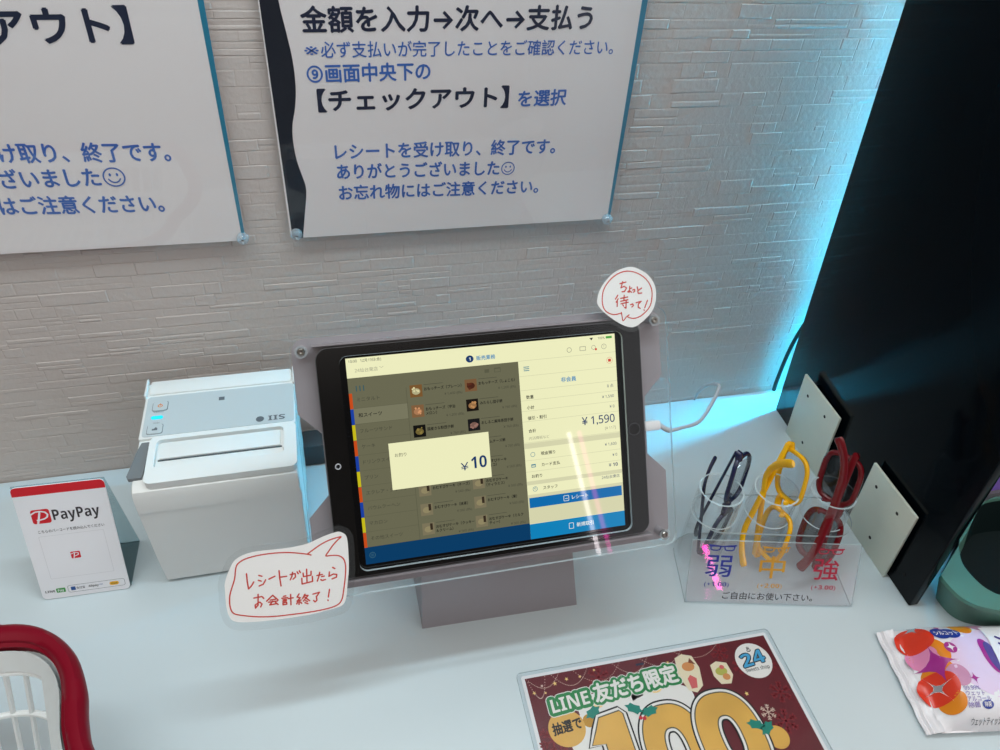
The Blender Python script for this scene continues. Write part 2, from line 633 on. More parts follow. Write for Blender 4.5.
# front cover with paper exit
g = G()
out = rrect(-0.0560, -0.0630, 0.0668, -0.0080, 0.006)
inn = rrect(-0.0500, -0.0460, 0.0560, -0.0125, 0.004)
g.frame(out, inn, 0.1250, 0.1318, WHITE_PLASTIC)
g.slab(inn, 0.1255, 0.1268, WHITE_PLASTIC)
g.box(-0.0470, -0.0330, 0.1262, 0.0530, -0.0135, 0.1292, WHITE_PLASTIC, 0.001)
g.box(-0.0495, -0.0455, 0.1262, 0.0555, -0.0352, 0.1284, WHITE_PLASTIC, 0.0008)
g.build('front_cover', t)
g = G()
dark = mat('slot_dark', (48, 52, 54), 0.6)
g.box(-0.0480, -0.0350, 0.1262, 0.0540, -0.0338, 0.1286, mat('slot_grey', (84, 92, 94), 0.6))
g.build('paper_slot', t)
PZ = Matrix.Translation((0, 0, -0.0035))
g = G()
g.M = PZ
pan = mat('grey_panel', (188, 196, 198), 0.42)
g.slab(rrect(-0.0640, -0.0055, 0.0655, 0.0470, 0.003), 0.1333, 0.1340, pan)
ink = mat('grey_print', (92, 98, 104), 0.5)
g.box(0.0040 - 0.0055, 0.0330, 0.1340, 0.0040 - 0.0005, 0.0372, 0.1343, ink)
g.frame(rrect(-0.0590, 0.0265, -0.0455, 0.0395, 0.0025), rrect(-0.0586, 0.0269, -0.0459, 0.0391, 0.0022), 0.13402, 0.13405, ink)
g.frame(rrect(-0.0605, -0.0035, -0.0470, 0.0095, 0.0025), rrect(-0.0601, -0.0031, -0.0474, 0.0091, 0.0022), 0.13402, 0.13405, ink)
g.M = PZ @ Matrix.Translation((0.0480, 0.0010, 0)) @ Matrix.Rotation(math.pi, 4, 'Z')
g.label('SII', -0.002, 0, 0.0088, 0.1342, ink, 'c', 0.02, 1.35)
g.flat(ring(0.0125, 0, 0.0036), 0.1342, ink)
g.M = PZ @ Matrix.Translation((-0.0530, 0.0255, 0)) @ Matrix.Rotation(math.pi, 4, 'Z')
g.label('POWER', 0, 0, 0.0024, 0.1342, ink, 'c')
g.M = PZ @ Matrix.Translation((-0.0535, 0.0110, 0)) @ Matrix.Rotation(math.pi, 4, 'Z')
g.label('FEED', 0, 0, 0.0024, 0.1342, ink, 'c')
g.M = PZ
g.build('control_panel', t)
g = G()
g.M = PZ
g.slab(rrect(-0.0584, 0.0271, -0.0461, 0.0389, 0.0022), 0.1340, 0.1347, pan)
orange = mat('orange_print', (216, 130, 62), 0.5)
g.frame(ring(-0.0522, 0.0332, 0.0022, n=20), ring(-0.0522, 0.0332, 0.0013, n=20), 0.13475, 0.13475, orange)
g.rect(-0.0525, 0.0330, -0.0519, 0.0362, 0.1348, orange)
b_ = g.build('power_button', t)
b_['label'] = 'small button with an orange power symbol'
g = G()
g.M = PZ
g.slab(rrect(-0.0599, -0.0029, -0.0476, 0.0089, 0.0022), 0.1340, 0.1347, pan)
g.flat([(-0.0560, 0.0010), (-0.0515, 0.0010), (-0.0515, 0.0030), (-0.0530, 0.0052), (-0.0545, 0.0030), (-0.0560, 0.0030)], 0.13475, ink)
g.build('feed_button', t)
g = G()
g.M = PZ
g.slab(rrect(-0.0585, 0.0160, -0.0485, 0.0198, 0.0018), 0.1340, 0.1348, emis('cyan_led', (40, 220, 255), 1.3))
b_ = g.build('status_lamp', t)
b_['label'] = 'glowing cyan status lamp'
g = G()
lev = mat('grey_lever', (112, 117, 120), 0.45)
g.slab([(-0.0545, -0.0115), (-0.0630, -0.0115), (-0.0655, -0.0200), (-0.0705, -0.0500), (-0.0690, -0.0530), (-0.0585, -0.0530), (-0.0560, -0.0300)], 0.1262, 0.1296, lev)
b_ = g.build('cover_lever', t)
b_['label'] = 'grey cover lever'
# ------------------------------------------------------------------ black adapter behind the tablet
t = thing('power_adapter', 'small dark power adapter lying by the wall behind the tablet stand', 'adapter', (-0.050, -0.020, 0))
g = G()
g.box(-0.024, -0.013, 0, 0.026, 0.013, 0.030, mat('dark_grey_plastic', (52, 58, 62), 0.55), 0.003)
g.build('housing', t)
g = G()
g.tube(smooth_curve([(0.024, 0, 0.012), (0.045, -0.002, 0.008), (0.075, 0.006, 0.003), (0.12, 0.008, 0.003)]), 0.002, BLACK, 8)
g.build('cord', t)

# ------------------------------------------------------------------ payment sign
t = thing('counter_sign', 'small white and red upright payment card stand on the counter far left', 'sign', (-0.2651, -0.1555, 0), (0, 0, rad(-1.2)))
tilt = math.atan2(0.111, 0.035)
MC = Matrix.Rotation(tilt, 4, 'X')
CH = math.hypot(0.035, 0.111)
hw = 0.0363
g = G()
g.M = MC
g.slab(rrect(-hw, 0.0005, hw, CH, 0.004), 0.0000, 0.0012, mat('card_white', (232, 232, 236), 0.4))
SIGN_RED = mat('sign_red', (206, 22, 36), 0.4)
top = rrect(-hw, 0, hw, CH, 0.004)
g.flat([p for p in top if p[1] > CH - 0.0045] + [(-hw, CH - 0.0085), (hw, CH - 0.0085)], 0.00125, SIGN_RED)
DK = mat('dark_print', (52, 48, 52), 0.5)
# mark: red rounded square with a white looped stroke
g.slab(rrect(-0.0262, 0.0795, -0.0116, 0.0935, 0.0022), 0.0012, 0.0013, SIGN_RED)
g.stroke([(-0.0225, 0.0798), (-0.0208, 0.0850), (-0.0192, 0.0905)], 0.0016, 0.00135, mat('card_white', (232, 232, 236)))
g.stroke([(-0.0262, 0.0893), (-0.0225, 0.0915), (-0.0185, 0.0917), (-0.0150, 0.0905), (-0.0134, 0.0880), (-0.0142, 0.0855), (-0.0165, 0.0840), (-0.0200, 0.0832), (-0.0224, 0.0832)], 0.0013, 0.00135, mat('card_white', (232, 232, 236)))
g.text('PayPay', -0.0098, 0.0868, 0.0272, 0.0868, 0.0145, 0.0013, DK, 0.045)
g.text('こちらのバーコードを読み込んでください', -0.0245, 0.0712, 0.0280, 0.0712, 0.0034, 0.0013, DK, 0.015)
g.frame(rrect(-0.0255, 0.0215, 0.0265, 0.0665, 0.0005, 1), rrect(-0.0252, 0.0218, 0.0262, 0.0662, 0.0005, 1), 0.0013, 0.0013, mat('pale_line', (208, 208, 212), 0.5))
g.slab(rrect(-0.0045, 0.0405, 0.0032, 0.0475, 0.0008), 0.0012, 0.0013, SIGN_RED)
g.stroke([(-0.0026, 0.0410), (-0.0012, 0.0460)], 0.0008, 0.00135, mat('card_white', (232, 232, 236)))
g.stroke([(-0.0045, 0.0452), (-0.0010, 0.0464), (0.0018, 0.0455), (0.0015, 0.0438), (-0.0020, 0.0425)], 0.0007, 0.00135, mat('card_white', (232, 232, 236)))
g.text('LINE', -0.0330, 0.0085, -0.0250, 0.0085, 0.0032, 0.0013, BLACK, 0.02)
g.slab(rrect(-0.0240, 0.0062, -0.0165, 0.0108, 0.0006), 0.0012, 0.0013, mat('pay_green', (62, 150, 70), 0.5))
g.text('Pay', -0.0228, 0.0085, -0.0178, 0.0085, 0.0034, 0.00135, mat('card_white', (232, 232, 236)), 0.02)
g.frame(rrect(-0.0145, 0.0048, 0.0330, 0.0125, 0.002), rrect(-0.0142, 0.0051, 0.0327, 0.0122, 0.0018), 0.0013, 0.0013, ink)
g.slab(rrect(-0.0120, 0.0068, -0.0082, 0.0106, 0.0004), 0.0012, 0.0013, mat('app_blue', (34, 82, 150), 0.5))
g.text('支付宝', -0.0075, 0.0087, -0.0005, 0.0087, 0.0028, 0.0013, DK, 0.02)
g.text('Alipay', 0.0025, 0.0090, 0.0110, 0.0090, 0.0032, 0.0013, BLACK, 0.02)
g.text('HK', 0.0115, 0.0092, 0.0145, 0.0092, 0.0022, 0.0013, mat('app_blue', (34, 82, 150)))
g.slab(rrect(0.0200, 0.0066, 0.0278, 0.0104, 0.0019), 0.0012, 0.0013, mat('coin_yellow', (236, 176, 30), 0.5))
g.text('GCash', 0.0212, 0.0085, 0.0266, 0.0085, 0.0022, 0.00135, BLACK, 0.02)
g.build('card', t)
g = G()
EDG = clear('green_acrylic', (226, 236, 238), 1.46, 0.03, 0.05, (190, 214, 214))
g.add([(-hw, 0.0350, 0.1110), (hw, 0.0350, 0.1110), (hw, 0.0520, 0.0), (-hw, 0.0520, 0.0), (-hw, 0.0365, 0.1110), (hw, 0.0365, 0.1110), (hw, 0.0535, 0.0), (-hw, 0.0535, 0.0)],
      [[0, 1, 2, 3], [7, 6, 5, 4], [1, 5, 6, 2], [4, 0, 3, 7], [0, 4, 5, 1], [3, 2, 6, 7]], EDG)
g.box(-hw, 0.0025, 0.0, hw, 0.0525, 0.0014, EDG)
b_ = g.build('easel', t)
b_['label'] = 'tinted clear acrylic easel behind the card'

# ------------------------------------------------------------------ tablet, its stand and what hangs on it
TAB_C = Vector((0.0858, -0.2246, 0.1985))
TAB_R = Euler((rad(56.09), 0, rad(-0.289)))
MT = Matrix.Translation(TAB_C) @ TAB_R.to_matrix().to_4x4()

t = thing('tablet_stand', 'grey metal tablet stand with clear screwed-on acrylic front', 'stand', (0.0985, -0.2495, 0))
W2L = Matrix.Translation((-0.0985, 0.2495, 0))
METAL = mat('grey_painted_metal', (156, 151, 156), 0.42, 0.2, 0.5, bump=0.05, bscale=900)
U0, U1, V0, V1 = -0.1415, 0.1455, -0.0975, 0.0945
g = G()
g.M = W2L @ MT
pl = [(U1, -0.0395), (U1 - 0.0155, -0.0235), (U1 - 0.0155, 0.0235), (U1, 0.0395)]
pr = [(U0, 0.0395), (U0 + 0.0155, 0.0235), (U0 + 0.0155, -0.0235), (U0, -0.0395)]
rr = rrect(U0, V0, U1, V1, 0.010)
g.slab(rr[:14] + pr + rr[14:] + pl, -0.0105, -0.0085, METAL)
# spacer posts that carry the acrylic
for px_, py_ in ((-0.134, 0.086), (0.136, 0.086), (0.136, -0.0895), (-0.134, -0.0895)):
    g.lathe([(0.0035, -0.0085), (0.0035, 0.0015)], METAL, 16, px_, py_)
# raised walls round the tablet
g.box(-0.1270, 0.0885, -0.0088, 0.1270, 0.0900, 0.0010, METAL)
g.box(-0.1270, -0.0900, -0.0088, 0.1270, -0.0885, 0.0010, METAL)
g.build('back_plate', t)
g = G()
g.M = W2L
cs = [(-0.2495, 0.0), (-0.2231, 0.1818), (-0.2040, 0.2080), (-0.1600, 0.0)]
vs = []
for sd in (0, 1):
    for y, zz in cs:
        vs.append((0.026 + 0.012 * zz if sd == 0 else 0.1712 - 0.145 * zz, y - 0.0036 * sd, zz))
g.add(vs, [[0, 1, 2, 3], [7, 6, 5, 4], [0, 4, 5, 1], [1, 5, 6, 2], [2, 6, 7, 3], [3, 7, 4, 0]], METAL)
g.build('foot', t)
g = G()
g.M = W2L @ MT
g.frame(rrect(U0 - 0.0005, V0 - 0.001, U1 + 0.001, V1 + 0.0015, 0.009, 8), rrect(-0.1085, -0.0815, 0.1085, 0.0800, 0.006, 8), 0.0015, 0.0045, ACRYLIC, ACRYLIC_EDGE)
b_ = g.build('acrylic_front', t)
b_['label'] = 'clear acrylic front with a rounded window'
for px_, py_ in ((-0.134, 0.086), (0.136, 0.086), (0.136, -0.0895), (-0.134, -0.0895)):
    g = G()
    g.M = W2L @ MT
    sm = mat('screw_steel', (150, 146, 140), 0.3, 1.0)
    g.lathe([(0.0027, 0.0045), (0.0027, 0.0054), (0.0021, 0.0060), (0.0011, 0.0060), (0.0009, 0.0052), (0.0001, 0.0050)], sm, 18, px_, py_)
    g.lathe([(0.0046, 0.0045), (0.0046, 0.0048), (0.0027, 0.0048)], clear('washer', (230, 230, 228), 1.5, 0.1, 0.3), 18, px_, py_)
    g.build('screw', t)

t = thing('tablet_computer', 'black tablet showing a yellowish checkout screen, held in the grey stand', 'tablet', TAB_C, TAB_R)
IX, IY = 0.1253, 0.08705
g = G()
g.slab(rrect(-IX, -IY, IX, IY, 0.0095, 8), -0.0075, -0.0004, mat('space_grey_metal', (120, 122, 126), 0.35, 0.8))
g.slab(rrect(-IX + 0.0006, -IY + 0.0006, IX - 0.0006, IY - 0.0006, 0.009, 8), -0.0004, 0.0, mat('black_bezel', (8, 8, 10), 0.06, spec=0.5))
g.build('body', t)
g = G()
SXW, SYH = 0.1039, 0.07795
CREAM = emis('screen_cream', (236, 236, 190))
CREAM2 = emis('screen_cream_band', (212, 211, 172))
DIM = emis('screen_dim', (104, 103, 80))
DIM2 = emis('screen_dim_selected', (119, 118, 94))
DLINE = emis('screen_dim_line', (88, 88, 68))
DTXT = emis('screen_dim_text', (66, 66, 54))
DBLK = emis('screen_dim_black', (30, 30, 26))
SBLK = emis('screen_black', (52, 52, 48))
SGRY = emis('screen_grey', (150, 150, 128))
SNAV = emis('screen_navy', (24, 56, 104))
SBLU = emis('screen_blue', (8, 106, 172))
SCYA = emis('screen_cyan', (10, 128, 184))
SDBL = emis('screen_dark_blue', (2, 58, 100))
STEA = emis('screen_teal', (60, 128, 150))
SWHT = emis('screen_white', (226, 232, 226))
SRED = emis('screen_red', (206, 60, 48))
SORG, SBLX, SYEL = emis('screen_tab_orange', (196, 74, 24)), emis('screen_tab_blue', (22, 62, 160)), emis('screen_tab_yellow', (196, 184, 24))
mm = 0.001


def R4(x0, y0, x1, y1, l, m):
    g.rect(x0 * mm, y0 * mm, x1 * mm, y1 * mm, l * 0.00004 + 0.00004, m)


def TX(s, x, y, h, l, m, al='l', bo=0.0, wd=1.0):
    g.label(s, x * mm, y * mm, h * mm, l * 0.00004 + 0.00004, m, al, bo, wd)


R4(-103.9, -77.95, 103.9, 77.95, 0, CREAM)
R4(-103.9, -64.8, 24.6, 63.4, 1, DIM)
R4(-103.9, -77.95, 24.6, -64.8, 1, SDBL)
# status bar and header
TX('10:00   12月19日(金)', -102, 75.6, 2.6, 1, SBLK)
TX('24仙台東店 ﹀', -98, 68.6, 3.3, 1, SGRY)
g.flat(ring(-0.0126, 0.0690, 0.0030, 0.0027, 20), 0.00008, SNAV)
TX('1', -12.6, 69.0, 3.4, 2, SWHT, 'c', 0.02)
TX('販売業務', -7.5, 69.0, 3.7, 1, SCYA, 'l', 0.02)
TX('100%', 95.5, 75.4, 2.4, 1, SBLK, 'r')
R4(96.5, 74.6, 101.5, 76.4, 1, emis('screen_green', (70, 160, 60)))
g.flat([(0.0845, 0.0742), (0.0860, 0.0762), (0.0830, 0.0762)], 0.00008, SBLK)


def ringm(cx, cy, r, wd, m, l=1, n=20):
    g.frame(ring(cx * mm, cy * mm, r * mm, n=n), ring(cx * mm, cy * mm, (r - wd) * mm, n=n), l * 0.00004 + 0.00004, l * 0.00004 + 0.00004, m)


ringm(66, 68.4, 2.0, 0.4, SGRY)
R4(74.5, 66.8, 79.5, 70.2, 1, SGRY)
R4(74.9, 67.2, 79.1, 69.8, 2, CREAM)
ringm(86, 68.6, 1.8, 0.35, SGRY)
R4(87, 66.2, 88.6, 67.8, 2, SRED)
ringm(94.5, 68.6, 2.1, 0.35, SGRY)
TX('?', 94.5, 68.6, 3, 2, SGRY, 'c')
# dim catalogue side
g.text('|||', -0.0985, 0.0560, -0.0925, 0.0560, 0.0045, 0.00012, emis('screen_dim_teal', (54, 88, 96)), 0.04)
R4(5.5, 57, 10.5, 60.5, 2, DLINE)
R4(6, 57.4, 10, 59.6, 3, DIM)
R4(-2, 57.3, 1.5, 60, 2, DLINE)
R4(-62.3, -64.8, -61.9, 52.5, 2, DLINE)
cats = ['ミニタルト', '和スイーツ', 'フルーツサンド', 'ケーキ', 'ドリンクスイーツ', 'プリン', 'エクレア・シフォン', 'バウムクーヘン', 'マカロン', 'その他スイーツ']
tabs = [SORG, SBLX, SYEL, SORG, SBLX, SYEL, SORG, SBLX, SYEL, SORG]
CH_ = (52.5 + 64.8) / 10
for i, s in enumerate(cats):
    y1 = 52.5 - i * CH_
    y0 = y1 - CH_
    if i == 1:
        R4(-103.9, y0, -62.3, y1, 2, DIM2)
    R4(-103.9, y0, -62.3, y0 + 0.25, 3, DLINE)
    R4(-103.9, y0, -101.6, y1 - 0.3, 4, tabs[i])
    TX(s, -98.5, (y0 + y1) / 2 + 0.6, 3.5, 4, DBLK if i == 1 else DTXT, 'l', 0.02 if i == 1 else 0.0)
prods = [('おもっチーズ（プレーン）', '¥ 1,400 (8%)'), ('おもっチーズ（しょこら）', '¥ 1,200 (8%)'), ('おもっチーズ（宇治|メロン）', '¥ 1,200 (8%)'), ('みたらし団子餅', '¥ 760 (8%)'),
         ('国産きな粉団子餅', '¥ 760 (8%)'), ('おしるこ風味茶団子餅', '¥ 760 (8%)'), ('抹茶わらび餅', '¥ 700 (8%)'), ('生ハムチーズ餅', '¥ 760 (8%)'),
         ('おむすびケーキ（苺）', '¥ 560 (8%)'), ('おむすびケーキ|（チョコ）', '¥ 560 (8%)'), ('おむすびケーキ（チーズ）', '¥ 560 (8%)'), ('おむすびケーキ|（ティラミス）', '¥ 560 (8%)'),
         ('おむすびケーキ（抹茶）', '¥ 560 (8%)'), ('おむすびケーキ（栗）', '¥ 560 (8%)'), ('おむすびケーキ（クッキー|＆クリーム）', '¥ 560 (8%)'), ('おむすびケーキ（ミルク|ティー）', '¥ 560 (8%)')]
palette = [((120, 84, 44), (176, 170, 130)), ((118, 86, 56), (70, 34, 22)), ((126, 92, 60), (168, 120, 84)), ((24, 18, 14), (150, 110, 70)), ((14, 14, 12), (110, 96, 50)), ((22, 22, 24), (120, 90, 80)),
           ((40, 36, 30), (90, 100, 50)), ((60, 50, 40), (140, 120, 90))] + [((122, 114, 88), (142, 132, 98))] * 8
rnd = random.Random(3)
for i, (s, pr_) in enumerate(prods):
    cx = -59.5 + (i % 2) * 41.5
    cy = 44.5 - (i // 2) * 15.2
    if cy < -64.5:
        continue
    y0 = max(cy, -64.6)
    a, b = palette[i]
    R4(cx, y0, cx + 9.2, cy + 9.2, 3, emis('photo_base_%d' % min(i, 8), a))
    g.flat([(p[0], max(p[1], y0 * mm)) for p in ring((cx + 4.6) * mm, (cy + 4.2) * mm, 0.0031, 0.0024, 14)], 0.0002, emis('photo_food_%d' % min(i, 8), b))
    if i > 7:
        R4(cx + 6, cy + 3.5, cx + 8, cy + 8.6, 5, emis('photo_bar', (52, 42, 30)))
    else:
        for _ in range(5):
            px_, py_ = cx + rnd.uniform(2, 7), cy + rnd.uniform(2, 7)
            g.flat(ring(px_ * mm, py_ * mm, rnd.uniform(0.5, 1.1) * mm, n=8), 0.00024, emis('photo_dot_%d' % min(i, 8), tuple(int(min(255, q * 1.25)) for q in b)))
    R4(cx + 10.5, cy + 8.6, cx + 25, cy + 8.9, 3, DTXT)
    for k, ln in enumerate(s.split('|')):
        TX(ln, cx + 10.6, cy + 5.4 - 3.2 * k, 2.75, 4, DBLK, 'l', 0.03, 0.92)
    if cy + 1.2 > -64:
        TX(pr_, cx + 39.2, cy + 0.3 - (1.2 if '|' in s else 0), 2.5, 4, DTXT, 'r')
# popup with the change due
R4(-79, -23.6, -2.8, 12, 6, CREAM)
TX('お釣り', -75, 2.5, 3.2, 7, SBLK)
g.text('¥', -.0262, -.0128, -.0202, -.0124, .0085, .00032, SNAV, 0.02)
g.text('10', -.0180, -.0105, -.0058, -.0103, .0128, .00032, SNAV, 0.03)
# receipt side
LN = emis('screen_line', (206, 206, 168))
for y in (63.4, 51.5, 40.5, 32.5, 24.2, 16, -0.6):
    R4(24.8, y, 103.9, y + 0.3, 1, LN)
for k in range(3):
    R4(28.5, 55.5 + k * 1.4, 33, 56.1 + k * 1.4, 1, STEA)
ringm(98.5, 57.3, 2.6, 0.3, emis('screen_pale_red', (220, 160, 130)))
R4(97.3, 56.2, 99.7, 58.4, 2, SRED)
TX('非会員', 64, 45.8, 4.2, 1, SCYA, 'c', 0.02)
rows = [('数量', '8 点', 36.5), ('小計', '¥ 1,590', 28.3), ('値引・割引', '¥ 0', 20.0)]
for a, b, y in rows:
    TX(a, 29, y - 1.4, 3.1, 1, SBLK, 'l', 0.02)
    TX(b, 100.5, y + 0.6, 3.0, 1, SNAV, 'r')
TX('合計', 29, 8.5, 3.1, 1, SBLK, 'l', 0.02)
g.text('¥ 1,590', .0728, .0112, .1000, .0112, .0088, .00008, SNAV, 0.012)
TX('内消費税など', 29, 2.6, 2.8, 1, SGRY)
TX('[¥ 117]', 100.5, 3.6, 2.9, 1, SGRY, 'r')
R4(24.8, -5.2, 103.9, -1.0, 1, CREAM2)
for s, b, y in (('現金預り', '¥ 1,600', -10.2), ('カード支払', '¥ 0', -19.2)):
    ringm(31, y, 1.9, 0.35, STEA) if '現' in s else R4(29.2, y - 1.3, 32.8, y + 1.3, 1, STEA)
    TX(s, 37.5, y, 3.1, 2, SBLK, 'l', 0.02)
    TX(b, 100.5, y + 0.6, 3.0, 1, SNAV, 'r')
    R4(24.8, y - 4.6, 103.9, y - 4.3, 1, LN)
R4(29.7, -19.9, 32.3, -18.9, 2, CREAM)
TX('お釣り', 29, -27.6, 3.1, 1, SBLK, 'l', 0.02)
TX('¥ 10', 100.5, -26.6, 3.9, 1, SNAV, 'r', 0.03)
R4(24.8, -34.3, 103.9, -31.2, 1, CREAM2)
ringm(31, -37.8, 2.0, 0.35, STEA)
ringm(31, -37.4, 0.8, 0.3, STEA)
TX('スタッフ', 37.5, -37.8, 3.1, 1, SBLK, 'l', 0.02)
TX('24仙台東店', 101.5, -36.2, 3.0, 1, SNAV, 'r')
R4(24.8, -65.4, 103.9, -42.0, 1, CREAM2)
R4(25.6, -52.7, 102.6, -44.6, 2, SBLU)
TX('レシート', 60.5, -48.6, 3.7, 3, SWHT, 'l', 0.02)
g.frame(rrect(.0535, -.0510, .0580, -.0464, .0005, 1), rrect(.0539, -.0506, .0576, -.0468, .0004, 1), 0.00016, 0.00016, SWHT)
R4(54.6, -49.2, 57, -48.8, 3, SWHT)
R4(24.6, -77.95, 103.9, -65.7, 2, SCYA)
TX('新規取引', 63, -71.6, 3.7, 3, SWHT, 'l', 0.02)
g.frame(rrect(.0565, -.0742, .0605, -.0692, .0005, 1), rrect(.0569, -.0738, .0601, -.0696, .0004, 1), 0.00016, 0.00016, SWHT)
ringm(-98.5, -71.2, 2.3, 0.35, emis('screen_dim_icon', (60, 104, 120)), 2)
TX('回', -98.5, -71.2, 2.3, 3, emis('screen_dim_icon', (60, 104, 120)), 'c')
b_ = g.build('screen', t)
b_['label'] = 'lit checkout screen with a change pop-up of 10 yen'
g = G()
g.frame(ring(0.1161, 0, 0.0050), ring(0.1161, 0, 0.0046), 0.0004, 0.0007, mat('home_ring', (70, 72, 78), 0.3))
g.slab(ring(0.1161, 0, 0.0046), 0.0001, 0.0004, mat('home_face', (4, 4, 5), 0.35, spec=0.25))
g.build('home_button', t)
g = G()
g.frame(ring(-0.1168, -0.0005, 0.0023), ring(-0.1168, -0.0005, 0.0015), 0.0001, 0.0008, mat('camera_ring', (190, 194, 200), 0.25))
g.slab(ring(-0.1168, -0.0005, 0.0015), 0.0001, 0.0004, mat('camera_lens', (12, 14, 20), 0.1))
g.build('front_camera', t)

# charging cable
t = thing('charging_cable', 'white charging cable plugged into the right side of the tablet', 'cable', MT @ Vector((0.1262, 0.0002, -0.0036)))
g = G()
L0 = t.location.copy()
g.M = Matrix.Translation(-L0) @ MT
g.box(0.1262, -0.0038, -0.0062, 0.1400, 0.0042, -0.0010, mat('white_plug', (236, 238, 240), 0.35), 0.0014)
b_ = g.build('plug', t)
g = G()
g.M = Matrix.Translation(-L0)
pa = MT @ Vector((0.1395, 0.0002, -0.0036))
cp = [tuple(pa), (0.2340, -0.2250, 0.1915), (0.2484, -0.218, 0.1849), (0.2765, -0.2, 0.169), (0.2973, -0.18, 0.1591), (0.3157, -0.16, 0.1531), (0.3292, -0.145, 0.1519), (0.3388, -0.13, 0.1439), (0.3499, -0.105, 0.1222), (0.3637, -0.075, 0.0894), (0.3837, -0.04, 0.0476), (0.4032, -0.012, 0.0152), (0.406, -0.006, 0.004)]
g.tube(smooth_curve(cp, 6), [0.0022] * 7 + [0.0016] * (6 * 12 + 1 - 7), mat('cable_white', (196, 202, 208), 0.45), 10)
g.build('cord', t)

# speech-bubble notes fixed on the acrylic front
A1 = ((0.11061815798684357, -0.01284374828722823, -209.06376054919164), (-0.018573763445555613, -0.12000140681379942, -24.08400038449549))
A2 = ((0.1154164863040418, -0.0061134800301971826, 60.351426769050754), (-0.00920881548427509, -0.107629072577729, 146.1359848722501))


def grow(pts, d):
    n = len(pts)
    out = []
    for i in range(n):
        a, b = Vector(pts[i - 1]), Vector(pts[(i + 1) % n])
        e = (b - a).normalized()
        out.append((pts[i][0] - e.y * d, pts[i][1] + e.x * d))
    return out


def note(label, aff, outline, border, strokes, film, wd, ext=None):
    tr = lambda p: ((aff[0][0] * p[0] + aff[0][1] * p[1] + aff[0][2]) * mm, (aff[1][0] * p[0] + aff[1][1] * p[1] + aff[1][2]) * mm)
    O = [tr(p) for p in outline]
    cx = sum(p[0] for p in O) / len(O)
    cy = sum(p[1] for p in O) / len(O)
    t = thing('speech_bubble_note', label, 'note', MT @ Vector((cx, cy, 0.0062)), TAB_R)
    O = [p[:2] for p in smooth_curve([(x - cx, y - cy, 0) for x, y in O], 3, True)]
    O = O[::-1] if sum(O[i][0] * O[(i + 1) % len(O)][1] - O[(i + 1) % len(O)][0] * O[i][1] for i in range(len(O))) < 0 else O
    g = G()
    g.slab(O, 0.0004, 0.0007, mat('note_paper', (244, 243, 241), 0.5))
    S = lambda p: (tr(p)[0] - cx, tr(p)[1] - cy)
    bd = [q[:2] for q in smooth_curve([(*S(p), 0) for p in border], 3)]
    g.stroke(bd, wd * 0.9, 0.00078, RED_INK)
    for st in strokes:
        g.stroke([S(p) for p in st], wd, 0.00079, RED_INK)
    g.build('paper_bubble', t)
    g = G()
    F = grow(O, -film)
    if ext:
        F = [(x, y + (ext * (1 if y < 0 else 0) * -1)) for x, y in F]
    g.slab(F, 0.0002, 0.0009, FILM)
    g.build('laminate_film', t)
    return t


